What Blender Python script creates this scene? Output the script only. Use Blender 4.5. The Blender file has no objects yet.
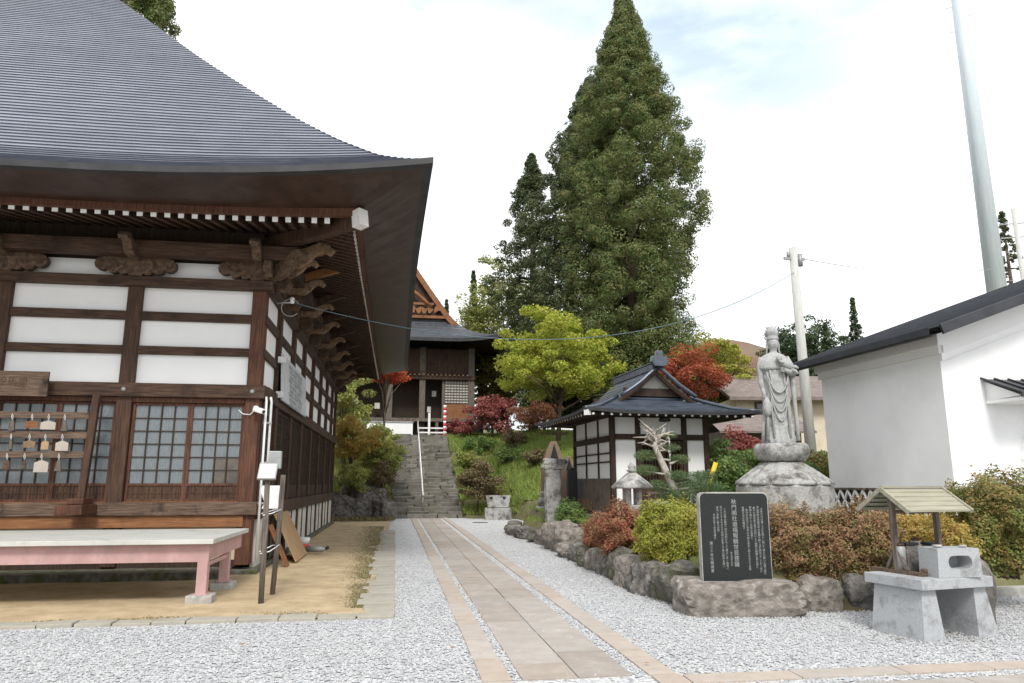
import bpy, bmesh, math, random
import numpy as np
from mathutils import Vector, Matrix, noise as mnoise
R = math.radians
random.seed(7); RNG = np.random.default_rng(7)
SC = bpy.context.scene
COL = SC.collection
# ------------------------------------------------------------------ camera
cd = bpy.data.cameras.new('camera'); cam = bpy.data.objects.new('camera', cd); COL.objects.link(cam)
cd.sensor_width = 36; cd.lens = 36*720/1024; cd.clip_end = 3000; cd.clip_start = .05
cam.location = (0, 0, 1.55); cam.rotation_euler = (R(90+11.1), 0, R(-9)); SC.camera = cam
# ------------------------------------------------------------------ light
SUN_EL, SUN_AZ = 46, 184      # azimuth of the sun, degrees from +Y towards +X
world = bpy.data.worlds.new('World'); SC.world = world; world.use_nodes = True
wn = world.node_tree; wn.nodes.clear()
def wnode(t, **k):
    n = wn.nodes.new(t)
    for a, b in k.items(): setattr(n, a, b)
    return n
wo = wnode('ShaderNodeOutputWorld'); wb = wnode('ShaderNodeBackground')
sky = wnode('ShaderNodeTexSky', sky_type='NISHITA', sun_disc=False)
sky.sun_elevation = R(SUN_EL); sky.sun_rotation = R(SUN_AZ)
tc = wnode('ShaderNodeTexCoord'); mp = wnode('ShaderNodeMapping'); mp.inputs['Scale'].default_value = (1, 1, 2.6)
nz = wnode('ShaderNodeTexNoise'); nz.inputs['Scale'].default_value = 1.7; nz.inputs['Detail'].default_value = 7; nz.inputs['Roughness'].default_value = .55
mp.inputs['Location'].default_value = (3.3, .4, .75)
cr = wnode('ShaderNodeValToRGB'); cr.color_ramp.elements[0].position = .36; cr.color_ramp.elements[1].position = .56
skm = wnode('ShaderNodeMix', data_type='RGBA', blend_type='MULTIPLY'); skm.inputs['Factor'].default_value = 1
skm.inputs['B'].default_value = (.13, .13, .13, 1)
cloud = wnode('ShaderNodeMix', data_type='RGBA'); cloud.inputs['A'].default_value = (.49, .53, .56, 1); cloud.inputs['B'].default_value = (1.0, 1.005, 1.01, 1)
hz = wnode('ShaderNodeMix', data_type='RGBA', blend_type='MIX'); hz.inputs['Factor'].default_value = .7; hz.inputs['B'].default_value = (.43, .53, .58, 1)
fin = wnode('ShaderNodeMix', data_type='RGBA')
L = wn.links.new
L(tc.outputs['Generated'], mp.inputs['Vector']); L(mp.outputs[0], nz.inputs['Vector']); L(nz.outputs['Fac'], cr.inputs[0])
L(sky.outputs[0], skm.inputs['A']); L(skm.outputs['Result'], hz.inputs['A'])
# an opening in the cloud high up to the north-east
vd = wnode('ShaderNodeVectorMath', operation='DOT_PRODUCT'); vd.inputs[1].default_value = (.36, .70, .615)
gm = wnode('ShaderNodeMapRange'); gm.inputs[1].default_value = .945; gm.inputs[2].default_value = .998
nrm_ = wnode('ShaderNodeVectorMath', operation='NORMALIZE'); L(tc.outputs['Generated'], nrm_.inputs[0]); L(nrm_.outputs[0], vd.inputs[0]); L(vd.outputs['Value'], gm.inputs[0])
mm_ = wnode('ShaderNodeMath', operation='MULTIPLY'); mi_ = wnode('ShaderNodeMath', operation='SUBTRACT'); mi_.inputs[0].default_value = 1
ia_ = wnode('ShaderNodeMapRange'); ia_.inputs[1].default_value = .62; ia_.inputs[2].default_value = .42; L(nz.outputs['Fac'], ia_.inputs[0])
L(gm.outputs[0], mm_.inputs[0]); L(ia_.outputs[0], mm_.inputs[1]); L(mm_.outputs[0], mi_.inputs[1]); L(mi_.outputs[0], fin.inputs['Factor']); L(hz.outputs['Result'], fin.inputs['A']); L(cloud.outputs['Result'], fin.inputs['B'])
c2_ = wnode('ShaderNodeMapRange'); c2_.inputs[1].default_value = .30; c2_.inputs[2].default_value = .60
nz2 = wnode('ShaderNodeTexNoise'); nz2.inputs['Scale'].default_value = 3.2; nz2.inputs['Detail'].default_value = 6
L(mp.outputs[0], nz2.inputs['Vector']); L(nz2.outputs['Fac'], c2_.inputs[0]); L(c2_.outputs[0], cloud.inputs['Factor'])
L(fin.outputs['Result'], wb.inputs['Color']); wb.inputs['Strength'].default_value = 1.0; L(wb.outputs[0], wo.inputs[0])
sd = bpy.data.lights.new('sun', 'SUN'); sd.energy = 1.5; sd.angle = R(14); sd.color = (1, .96, .9)
so = bpy.data.objects.new('sun', sd); COL.objects.link(so)
_sv = Vector((math.sin(R(SUN_AZ))*math.cos(R(SUN_EL)), math.cos(R(SUN_AZ))*math.cos(R(SUN_EL)), math.sin(R(SUN_EL))))
so.rotation_euler = _sv.to_track_quat('Z', 'Y').to_euler()
SC.view_settings.view_transform = 'Standard'; SC.view_settings.look = 'None'; SC.view_settings.gamma = 1
SC.view_settings.exposure = 0.85; SC.view_settings.use_curve_mapping = False
SC.cycles.max_bounces = 6; SC.cycles.diffuse_bounces = 3; SC.cycles.glossy_bounces = 2; SC.cycles.transparent_max_bounces = 6
# ------------------------------------------------------------------ materials
MT = {}
def mat(name, c1, c2=None, scale=8, stretch=(1, 1, 1), rough=.8, bump=.2, detail=6, c3=None, s3=2, t3=(.55, .7), metal=0, coord='Object', lo=.35, hi=.68, transl=0, island=None, spec=.3, bdist=.01):
    m = bpy.data.materials.new(name); m.use_nodes = True; t = m.node_tree; N = t.nodes; K = t.links.new
    b = N['Principled BSDF']; b.inputs['Roughness'].default_value = rough; b.inputs['Metallic'].default_value = metal
    b.inputs['Specular IOR Level'].default_value = spec
    co = N.new('ShaderNodeTexCoord'); ma = N.new('ShaderNodeMapping'); ma.inputs['Scale'].default_value = stretch
    K(co.outputs[coord], ma.inputs[0])
    n = N.new('ShaderNodeTexNoise'); n.inputs['Scale'].default_value = scale; n.inputs['Detail'].default_value = detail; n.inputs['Roughness'].default_value = .6
    K(ma.outputs[0], n.inputs['Vector'])
    r = N.new('ShaderNodeValToRGB'); r.color_ramp.elements[0].position = lo; r.color_ramp.elements[1].position = hi
    r.color_ramp.elements[0].color = (*c1, 1); r.color_ramp.elements[1].color = (*(c2 or c1), 1)
    K(n.outputs['Fac'], r.inputs[0]); out = r.outputs[0]
    if c3:
        n3 = N.new('ShaderNodeTexNoise'); n3.inputs['Scale'].default_value = s3; n3.inputs['Detail'].default_value = 8; n3.inputs['Roughness'].default_value = .65
        K(co.outputs[coord], n3.inputs['Vector'])
        r3 = N.new('ShaderNodeMapRange'); r3.inputs[1].default_value = t3[0]; r3.inputs[2].default_value = t3[1]; r3.clamp = True
        K(n3.outputs['Fac'], r3.inputs[0])
        mx = N.new('ShaderNodeMix'); mx.data_type = 'RGBA'; mx.inputs['B'].default_value = (*c3, 1)
        K(r3.outputs[0], mx.inputs['Factor']); K(out, mx.inputs['A']); out = mx.outputs['Result']
    if island:
        g = N.new('ShaderNodeNewGeometry'); ri = N.new('ShaderNodeValToRGB'); el = ri.color_ramp.elements
        while len(el) < len(island): el.new(.5)
        for i, c in enumerate(island): el[i].position = i/(len(island)-1); el[i].color = (*c, 1)
        K(g.outputs['Random Per Island'], ri.inputs[0])
        mx = N.new('ShaderNodeMix'); mx.data_type = 'RGBA'; mx.inputs['Factor'].default_value = .62
        K(out, mx.inputs['A']); K(ri.outputs[0], mx.inputs['B']); out = mx.outputs['Result']
    K(out, b.inputs['Base Color'])
    if bump:
        bp = N.new('ShaderNodeBump'); bp.inputs['Strength'].default_value = bump; bp.inputs['Distance'].default_value = bdist*3
        K(n.outputs['Fac'], bp.inputs['Height']); K(bp.outputs[0], b.inputs['Normal'])
    if transl:
        tr = N.new('ShaderNodeBsdfTranslucent'); K(out, tr.inputs[0]); ms = N.new('ShaderNodeMixShader'); ms.inputs[0].default_value = transl
        K(b.outputs[0], ms.inputs[1]); K(tr.outputs[0], ms.inputs[2]); K(ms.outputs[0], N['Material Output'].inputs[0])
    MT[name] = m; return m
mat('wood_v', (.036, .019, .012), (.105, .056, .035), 5, (9, 9, .5), .7, .35, c3=(.022, .012, .009), s3=1.3, t3=(.5, .72))
mat('wood_h', (.036, .020, .013), (.115, .064, .041), 5, (.5, 9, 9), .7, .35, c3=(.022, .012, .009), s3=1.6, t3=(.5, .7))
mat('wood_y', (.04, .024, .018), (.10, .062, .046), 5, (9, .5, 9), .75, .35, c3=(.015, .010, .008), s3=1.6, t3=(.5, .7))
mat('wood_red', (.055, .022, .013), (.150, .064, .036), 5, (9, 9, .5), .65, .3, c3=(.045, .018, .011), s3=1.5, t3=(.5, .75))
mat('wood_orange', (.17, .068, .026), (.30, .14, .06), 5, (.5, 9, 9), .65, .3, c3=(.12, .05, .025), s3=2, t3=(.5, .75))
mat('wood_dark', (.026, .017, .012), (.062, .041, .029), 5, (9, 9, .6), .75, .3)
mat('wood_weathered', (.085, .070, .058), (.20, .168, .142), 5, (9, 9, .6), .85, .35, c3=(.055, .038, .028), s3=3)
mat('wood_weathered_h', (.07, .045, .032), (.19, .13, .095), 5, (.6, 9, 9), .85, .35, c3=(.03, .02, .016), s3=2.2)
mat('wood_carved', (.06, .036, .024), (.16, .105, .07), 14, (1, 1, 1), .85, .6, c3=(.03, .02, .015), s3=6)
mat('carving_light', (.16, .10, .06), (.30, .20, .13), 14, (1, 1, 1), .85, .5, c3=(.05, .03, .02), s3=8)
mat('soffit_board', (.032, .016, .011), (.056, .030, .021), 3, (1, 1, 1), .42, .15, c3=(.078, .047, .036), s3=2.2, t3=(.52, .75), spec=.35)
mat('plaster', (.82, .82, .83), (.85, .85, .85), 2, (1, 1, 1), .9, .02, c3=(.77, .765, .76), s3=.8, t3=(.5, .9))
mat('plaster_kura', (.78, .785, .80), (.83, .83, .835), 2, (1, 1, 1), .9, .04, c3=(.70, .70, .70), s3=1.3, t3=(.5, .85))
mat('plaster_beige', (.52, .44, .32), (.62, .54, .41), 3, (1, 1, .4), .9, .05)
mat('plaster_old', (.50, .48, .43), (.66, .65, .61), 4, (1, 1, .4), .9, .1, c3=(.34, .31, .27), s3=3)
mat('white_paint', (.72, .72, .72), (.82, .82, .82), 10, rough=.5, bump=.02)
mat('pane', (.12, .14, .155), (.185, .21, .22), 30, (3, 3, .3), .22, .05, spec=.6)
mat('pane_dark', (.10, .075, .05), (.035, .03, .025), 6, rough=.1, bump=0, spec=.8)
mat('roof_metal', (.15, .165, .215), (.235, .25, .305), 1.6, (1, 3, 1), .38, .08, c3=(.17, .18, .215), s3=.55, t3=(.45, .75), metal=.25, spec=.6)
mat('roof_riser_shade', (.045, .052, .075), (.075, .082, .11), 3, rough=.5, bump=0)  # dark colour on the course risers paints in the shade under each lap
mat('roof_edge', (.026, .026, .029), (.045, .045, .05), 3, rough=.5, bump=.05)
mat('roof_dark', (.055, .06, .072), (.10, .108, .125), 3, (1, 1, 1), .36, .05, metal=.3, spec=.6)
mat('roof_slate', (.045, .058, .082), (.09, .11, .145), 3, (1, 1, 1), .3, .1, c3=(.13, .14, .16), s3=1.4, metal=.35, spec=.6)
mat('roof_black', (.014, .015, .019), (.03, .032, .04), 4, rough=.38, bump=.05, spec=.5)
mat('pink_paint', (.42, .255, .25), (.52, .335, .325), 4, (1, 1, .4), .6, .08, c3=(.36, .26, .24), s3=6, t3=(.5, .72))
mat('bench_top', (.44, .44, .41), (.56, .56, .53), 3, (.4, 3, 1), .6, .08, c3=(.34, .35, .32), s3=3)
mat('concrete', (.30, .29, .27), (.45, .44, .41), 9, rough=.9, bump=.3, c3=(.17, .165, .15), s3=4)
mat('granite', (.32, .335, .35), (.43, .44, .455), 60, rough=.75, bump=.15, c3=(.15, .145, .14), s3=4, t3=(.53, .72))
mat('granite_stained', (.27, .265, .255), (.46, .455, .44), 24, rough=.85, bump=.25, c3=(.10, .09, .085), s3=3.4, t3=(.47, .64))
mat('statue_stone', (.31, .315, .315), (.43, .435, .43), 22, rough=.85, bump=.2, c3=(.22, .22, .21), s3=5, t3=(.55, .75))
mat('rock', (.10, .092, .083), (.27, .25, .23), 9, detail=12, rough=.9, bump=1, c3=(.075, .068, .062), s3=3, t3=(.48, .66), bdist=.02)
mat('rock_brown', (.14, .12, .105), (.33, .30, .265), 8, detail=12, rough=.9, bump=1, c3=(.46, .43, .39), s3=4, t3=(.58, .72), bdist=.02)
mat('rock_mossy', (.07, .066, .055), (.20, .19, .16), 9, detail=12, rough=.95, bump=1, c3=(.075, .09, .03), s3=3.2, t3=(.5, .64), bdist=.02)
mat('step_stone', (.09, .084, .075), (.25, .235, .21), 5, rough=.95, bump=.8, c3=(.06, .06, .035), s3=1.6, t3=(.46, .62), island=[(.075, .07, .06), (.16, .15, .13), (.24, .225, .20), (.105, .10, .075)])
mat('border_slab', (.25, .245, .21), (.36, .35, .30), 7, rough=.95, bump=.4, c3=(.16, .155, .12), s3=3, island=[(.27, .275, .26), (.38, .345, .29), (.44, .40, .33), (.31, .31, .27)])
mat('path_slab', (.26, .225, .20), (.46, .415, .375), 5, rough=.9, bump=.3, detail=10, c3=(.27, .225, .19), s3=1.9, t3=(.48, .68), island=[(.37, .335, .305), (.35, .295, .245), (.29, .26, .235), (.41, .38, .35), (.32, .295, .27)])
mat('strip_slab', (.30, .26, .22), (.46, .42, .375), 6, rough=.9, bump=.25, c3=(.42, .35, .28), s3=2, island=[(.41, .35, .305), (.40, .325, .265), (.44, .395, .36), (.36, .32, .285)])
mat('dirt', (.36, .27, .165), (.50, .395, .25), 2.2, rough=1, bump=.35, detail=10, c3=(.28, .21, .13), s3=5, t3=(.55, .75))
mat('stele_black', (.014, .016, .017), (.028, .031, .031), 90, rough=.3, bump=.02, spec=.3)
mat('engraved', (.26, .27, .26), (.34, .34, .33), 20, rough=.9, bump=0)
mat('ink', (.06, .04, .03), (.09, .06, .045), 20, rough=.9, bump=0)
mat('sign_white', (.50, .52, .54), (.62, .63, .65), 2, rough=.5, bump=0)
mat('sign_text', (.30, .32, .35), (.38, .40, .43), 2, rough=.6, bump=0)
mat('metal_grey', (.28, .29, .29), (.36, .37, .37), 20, rough=.5, bump=.05, metal=.3)
mat('pole_concrete', (.42, .42, .40), (.54, .54, .51), 6, (4, 4, .4), .8, .1)
mat('pole_steel', (.60, .68, .74), (.70, .77, .82), 3, (4, 4, .3), .45, .05, metal=.2)
mat('black_rubber', (.02, .02, .02), (.03, .03, .03), 5, rough=.6, bump=0)
mat('wire_blue', (.09, .15, .18), (.12, .19, .22), 5, rough=.6, bump=0)
mat('yellow_plastic', (.72, .46, .03), (.80, .54, .05), 5, rough=.5, bump=0)
mat('red_paint', (.60, .03, .05), (.68, .05, .07), 5, rough=.5, bump=0)
mat('plywood', (.30, .19, .10), (.42, .28, .16), 3, (1, 5, 1), .8, .1)
mat('tan_roof', (.25, .235, .175), (.35, .33, .255), 4, (.6, 4, 4), .75, .15)
mat('house_beige', (.58, .50, .38), (.68, .60, .47), 3, rough=.9, bump=.05)
mat('house_roof', (.15, .12, .11), (.24, .20, .18), 4, rough=.8, bump=.2)
mat('bark', (.07, .052, .038), (.16, .125, .095), 6, (6, 6, .6), .95, .7)
mat('bark_pale', (.34, .31, .27), (.56, .52, .46), 9, (3, 3, 1), .9, .6, c3=(.14, .12, .10), s3=7)
mat('terrain', (.09, .095, .04), (.17, .155, .075), 3, rough=1, bump=.5, detail=9, c3=(.16, .115, .07), s3=.9, t3=(.5, .66))
mat('mountain', (.13, .075, .055), (.20, .13, .095), .06, rough=1, bump=0, c3=(.10, .12, .06), s3=.03)
mat('brick_brown', (.20, .14, .10), (.26, .19, .14), 6, rough=.9, bump=.2)
G = lambda n, isl, t=.25, sc=1.4, **k: mat(n, isl[0], isl[-1], sc, lo=.42, hi=.58, rough=.65, bump=0, island=isl, transl=t, **k)
G('leaf_cedar', [(.075, .13, .04), (.13, .19, .06), (.185, .225, .075), (.10, .16, .05), (.14, .20, .062), (.25, .20, .08)], .3)
G('leaf_cedar_dark', [(.045, .08, .03), (.075, .115, .042), (.10, .13, .05), (.12, .105, .05)], .2)
G('leaf_fir', [(.04, .075, .04), (.075, .115, .058), (.10, .135, .06)], .2)
G('leaf_bamboo', [(.26, .31, .08), (.38, .42, .13), (.20, .25, .07), (.44, .40, .13)], .3)
G('leaf_lime', [(.34, .42, .05), (.46, .50, .08), (.26, .35, .05), (.50, .44, .09)], .4)
G('leaf_red', [(.30, .06, .035), (.42, .11, .05), (.22, .05, .035), (.46, .17, .07)], .35)
G('leaf_flame', [(.52, .09, .04), (.60, .18, .06), (.45, .06, .04)], .35)
G('leaf_pinkred', [(.30, .07, .075), (.38, .12, .11), (.22, .05, .06), (.42, .19, .13)], .3)
G('leaf_orange', [(.50, .27, .08), (.56, .44, .12), (.42, .30, .10), (.36, .36, .09)], .35)
G('leaf_azalea_red', [(.36, .10, .07), (.46, .18, .12), (.26, .10, .06), (.40, .24, .15), (.20, .17, .06)], .3, 4)
G('leaf_azalea_yellow', [(.28, .31, .05), (.38, .38, .065), (.19, .24, .04), (.43, .36, .08)], .3)
G('leaf_hedge', [(.15, .17, .045), (.38, .16, .11), (.20, .22, .06), (.46, .25, .17), (.11, .15, .035), (.36, .17, .12)], .25, 4)
G('leaf_bush', [(.13, .19, .045), (.22, .27, .07), (.30, .24, .08), (.16, .21, .05), (.34, .18, .08)], .25, 4)
G('leaf_green', [(.10, .19, .05), (.18, .28, .08), (.08, .14, .04), (.24, .31, .10)], .3)
G('leaf_pine', [(.06, .12, .05), (.11, .18, .075), (.15, .19, .07)], .1)
G('leaf_dry', [(.16, .12, .07), (.24, .18, .10), (.12, .12, .05), (.20, .15, .07)], .2)
G('grass', [(.22, .33, .06), (.34, .45, .09), (.27, .28, .10), (.42, .44, .15), (.18, .27, .055)], .3)
G('pebble_mat', [(.27, .28, .29), (.50, .505, .515), (.66, .66, .665), (.42, .43, .45), (.57, .565, .555), (.22, .23, .25)], 0)
G('fallen_leaf', [(.35, .10, .05), (.40, .20, .08), (.30, .12, .06)], .1)
def gravel_mat():
    m = bpy.data.materials.new('gravel_mat'); m.use_nodes = True; t = m.node_tree; N = t.nodes; K = t.links.new; b = N['Principled BSDF']
    b.inputs['Roughness'].default_value = .85; b.inputs['Specular IOR Level'].default_value = .3
    co = N.new('ShaderNodeTexCoord'); nd = N.new('ShaderNodeTexNoise'); nd.inputs['Scale'].default_value = 30
    ad = N.new('ShaderNodeMixRGB'); ad.inputs[0].default_value = .015
    K(co.outputs['Object'], nd.inputs['Vector']); K(co.outputs['Object'], ad.inputs[1]); K(nd.outputs['Color'], ad.inputs[2])
    v = N.new('ShaderNodeTexVoronoi'); v.inputs['Scale'].default_value = 30; K(ad.outputs[0], v.inputs['Vector'])
    r = N.new('ShaderNodeValToRGB'); e = r.color_ramp.elements
    cs = [(0, (.22, .23, .25)), (.2, (.41, .415, .43)), (.45, (.54, .545, .555)), (.75, (.64, .64, .645)), (1, (.52, .51, .49))]
    while len(e) < len(cs): e.new(.5)
    for i, (p, c) in enumerate(cs): e[i].position = p; e[i].color = (*c, 1)
    sp = N.new('ShaderNodeSeparateColor'); K(v.outputs['Color'], sp.inputs[0]); K(sp.outputs[0], r.inputs[0])
    n3 = N.new('ShaderNodeTexNoise'); n3.inputs['Scale'].default_value = .9; n3.inputs['Detail'].default_value = 6; K(co.outputs['Object'], n3.inputs['Vector'])
    mr = N.new('ShaderNodeMapRange'); mr.inputs[1].default_value = .5; mr.inputs[2].default_value = .8; mr.inputs[4].default_value = .3; K(n3.outputs[0], mr.inputs[0])
    mx = N.new('ShaderNodeMix'); mx.data_type = 'RGBA'; mx.inputs['B'].default_value = (.42, .40, .37, 1); K(mr.outputs[0], mx.inputs['Factor']); K(r.outputs[0], mx.inputs['A'])
    K(mx.outputs['Result'], b.inputs['Base Color'])
    iv = N.new('ShaderNodeMath'); iv.operation = 'SUBTRACT'; iv.inputs[0].default_value = 1; K(v.outputs['Distance'], iv.inputs[1])
    bp = N.new('ShaderNodeBump'); bp.inputs['Strength'].default_value = .8; bp.inputs['Distance'].default_value = .03; K(iv.outputs[0], bp.inputs['Height']); K(bp.outputs[0], b.inputs['Normal'])
    MT['gravel_mat'] = m
gravel_mat()
# ------------------------------------------------------------------ object helpers
def tag(o, label=None, cat=None, group=None, kind=None):
    if label: o['label'] = label
    if cat: o['category'] = cat
    if group: o['group'] = group
    if kind: o['kind'] = kind
    return o
def thing(name, label, cat, loc=(0, 0, 0), rz=0, group=None):
    o = bpy.data.objects.new(name, None); COL.objects.link(o); o.empty_display_size = .2
    o.location = loc; o.rotation_euler = (0, 0, rz); return tag(o, label, cat, group)
def wmat(o):
    m = Matrix.Identity(4)
    while o is not None:
        m = (Matrix.Translation(o.location) @ o.rotation_euler.to_matrix().to_4x4()) @ m; o = o.parent
    return m
class MB:
    def __init__(s): s.v = []; s.f = []; s.m = []; s.mi = 0; s.sm = []
    def add(s, vs, fs, smooth=False):
        b = len(s.v); s.v += [tuple(map(float, p)) for p in vs]; s.f += [tuple(b+i for i in f) for f in fs]; s.m += [s.mi]*len(fs); s.sm += [smooth]*len(fs); return s
    def box(s, x0, x1, y0, y1, z0, z1, M=None, jit=0):
        vs = [(x, y, z) for z in (z0, z1) for y in (y0, y1) for x in (x0, x1)]
        if jit: vs = [tuple(c+random.uniform(-jit, jit) for c in p) for p in vs]
        if M is not None: vs = [tuple(M @ Vector(p)) for p in vs]
        return s.add(vs, [(0, 2, 3, 1), (4, 5, 7, 6), (0, 1, 5, 4), (2, 6, 7, 3), (0, 4, 6, 2), (1, 3, 7, 5)])
    def bar(s, a, b, w, h, up=(0, 0, 1)):
        a = Vector(a); b = Vector(b); d = (b-a).normalized(); u = Vector(up); r = d.cross(u)
        if r.length < 1e-4: r = d.cross(Vector((1, 0, 0)))
        r.normalize(); u = r.cross(d); r *= w/2; u *= h/2
        return s.add([a-r-u, a+r-u, a+r+u, a-r+u, b-r-u, b+r-u, b+r+u, b-r+u], [(0, 1, 2, 3), (7, 6, 5, 4), (0, 4, 5, 1), (1, 5, 6, 2), (2, 6, 7, 3), (3, 7, 4, 0)])
    def tube(s, pts, rad, n=8, cap=True):
        pts = [Vector(p) for p in pts]; rr = rad if hasattr(rad, '__len__') else [rad]*len(pts); b = len(s.v); vs = []; fs = []
        for i, p in enumerate(pts):
            d = (pts[min(i+1, len(pts)-1)]-pts[max(i-1, 0)]).normalized(); r = d.cross(Vector((.13, .31, .94)))
            if r.length < 1e-3: r = d.cross(Vector((1, 0, 0)))
            r.normalize(); u = r.cross(d)
            for k in range(n): a = 2*math.pi*k/n; vs.append(p+(r*math.cos(a)+u*math.sin(a))*rr[i])
        for i in range(len(pts)-1):
            for k in range(n): fs.append((i*n+k, i*n+(k+1) % n, (i+1)*n+(k+1) % n, (i+1)*n+k))
        if cap: fs += [tuple(reversed(range(n))), tuple(range((len(pts)-1)*n, len(pts)*n))]
        return s.add(vs, fs, True)
    def lathe(s, prof, c=(0, 0, 0), n=24, fn=None, smooth=True):
        vs = []; fs = []
        for i, (r, z) in enumerate(prof):
            for k in range(n):
                a = 2*math.pi*k/n; q = r*(fn(a, i) if fn else 1); vs.append((c[0]+q*math.cos(a), c[1]+q*math.sin(a), c[2]+z))
        for i in range(len(prof)-1):
            for k in range(n): fs.append((i*n+k, i*n+(k+1) % n, (i+1)*n+(k+1) % n, (i+1)*n+k))
        fs += [tuple(reversed(range(n))), tuple(range((len(prof)-1)*n, len(prof)*n))]
        return s.add(vs, fs, smooth)
    def prism(s, out, t, M=None):      # outline in XZ, thickness t along Y centred on 0
        n = len(out); vs = [(x, -t/2, z) for x, z in out]+[(x, t/2, z) for x, z in out]
        if M is not None: vs = [tuple(M @ Vector(p)) for p in vs]
        return s.add(vs, [tuple(range(n)), tuple(reversed(range(n, 2*n)))]+[(i, i+n, (i+1) % n+n, (i+1) % n) for i in range(n)])
    def quad(s, a, b, c, d): return s.add([a, b, c, d], [(0, 1, 2, 3)])
    def build(s, name, mats, parent=None, world=False, bevel=0):
        vs = s.v
        if world and parent is not None:
            I = wmat(parent).inverted(); vs = [tuple(I @ Vector(p)) for p in vs]
        me = bpy.data.meshes.new(name); me.from_pydata(vs, [], s.f)
        for k in (mats if isinstance(mats, (list, tuple)) else [mats]): me.materials.append(MT[k])
        me.polygons.foreach_set('material_index', s.m); me.polygons.foreach_set('use_smooth', s.sm)
        me.validate()
        bm = bmesh.new(); bm.from_mesh(me); bmesh.ops.recalc_face_normals(bm, faces=bm.faces)
        if bevel: bmesh.ops.bevel(bm, geom=list(bm.edges), offset=bevel, segments=2, affect='EDGES', profile=.6)
        bm.to_mesh(me); bm.free()
        o = bpy.data.objects.new(name, me); COL.objects.link(o)
        if parent is not None: o.parent = parent
        return o
def npmesh(name, V, F, mats, parent=None, mi=None, smooth=False):
    """V (n,3), F (m,k) numpy -> object in parent's local coordinates"""
    me = bpy.data.meshes.new(name); k = F.shape[1]
    me.vertices.add(len(V)); me.vertices.foreach_set('co', np.ascontiguousarray(V, dtype=np.float32).ravel())
    me.loops.add(F.size); me.loops.foreach_set('vertex_index', F.astype(np.int32).ravel())
    me.polygons.add(len(F)); me.polygons.foreach_set('loop_start', np.arange(0, F.size, k, dtype=np.int32))
    try: me.polygons.foreach_set('loop_total', np.full(len(F), k, dtype=np.int32))
    except Exception: pass
    for m in (mats if isinstance(mats, (list, tuple)) else [mats]): me.materials.append(MT[m])
    if mi is not None: me.polygons.foreach_set('material_index', mi.astype(np.int32))
    if smooth: me.polygons.foreach_set('use_smooth', np.ones(len(F), dtype=bool))
    me.update(calc_edges=True); o = bpy.data.objects.new(name, me); COL.objects.link(o)
    if parent is not None: o.parent = parent
    return o
def text(name, body, size, mtl, parent, loc, rot=(math.pi/2, 0, 0), line=1.0, depth=.001, align='CENTER', bold=0):
    c = bpy.data.curves.new(name, 'FONT'); c.body = body; c.size = size; c.align_x = align; c.align_y = 'TOP'; c.space_line = line; c.extrude = depth; c.offset = bold; c.resolution_u = 2
    o = bpy.data.objects.new(name, c); COL.objects.link(o); bpy.context.view_layer.update()
    me = bpy.data.meshes.new_from_object(o.evaluated_get(bpy.context.evaluated_depsgraph_get())); me.name = name
    bpy.data.objects.remove(o); me.materials.clear(); me.materials.append(MT[mtl])
    o = bpy.data.objects.new(name, me); COL.objects.link(o); o.parent = parent; o.location = loc; o.rotation_euler = rot; return o
def copy_tree(o, parent=None):
    c = o.copy(); COL.objects.link(c); c.parent = parent
    for ch in list(o.children): copy_tree(ch, c)
    return c
def rand_dirs(n):
    d = RNG.normal(size=(n, 3)); return d/np.linalg.norm(d, axis=1)[:, None]
def leaves(P, size, outward=None, asp=.55, bias=.6, up=.25):
    """rhombus leaves at points P; returns V,F"""
    n = len(P); nrm = rand_dirs(n)
    if outward is not None:
        nrm = nrm*(1-bias)+outward*bias
    nrm[:, 2] += up; nrm /= np.linalg.norm(nrm, axis=1)[:, None]+1e-9
    t = np.cross(nrm, rand_dirs(n)); t /= np.linalg.norm(t, axis=1)[:, None]+1e-9; b = np.cross(nrm, t)
    s = (size*RNG.uniform(.65, 1.3, n))[:, None]
    V = np.stack([P-t*s, P-b*s*asp, P+t*s, P+b*s*asp], 1).reshape(-1, 3)
    return V, np.arange(4*n).reshape(n, 4)
def blob_points(n, c, r, shell=.55, seed=0, lump=.22, freq=2.2, flat=0):
    """points in the outer shell of a lumpy ellipsoid"""
    d = rand_dirs(n); k = np.array([1+lump*mnoise.noise(Vector(q*freq)+Vector((seed, seed*.7, 3)))*2 for q in d])
    rad = (shell+(1-shell)*RNG.random(n)**.6)*k
    P = d*rad[:, None]*np.array(r)+np.array(c)
    return P, d
def clumps(centers, radii, per, size, flat=.75, bias=.5, up=.3, asp=.55, core=.45):
    Ps = []; Os = []
    for c, r in zip(centers, radii):
        d = rand_dirs(per); q = d*(core+(1.05-core)*RNG.random(per)**.5)[:, None]*r; q[:, 2] *= flat; Ps.append(q+c); Os.append(d)
    return leaves(np.concatenate(Ps), size, np.concatenate(Os), asp=asp, bias=bias, up=up)
def smooth(t): t = max(0, min(1, t)); return t*t*(3-2*t)
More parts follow.
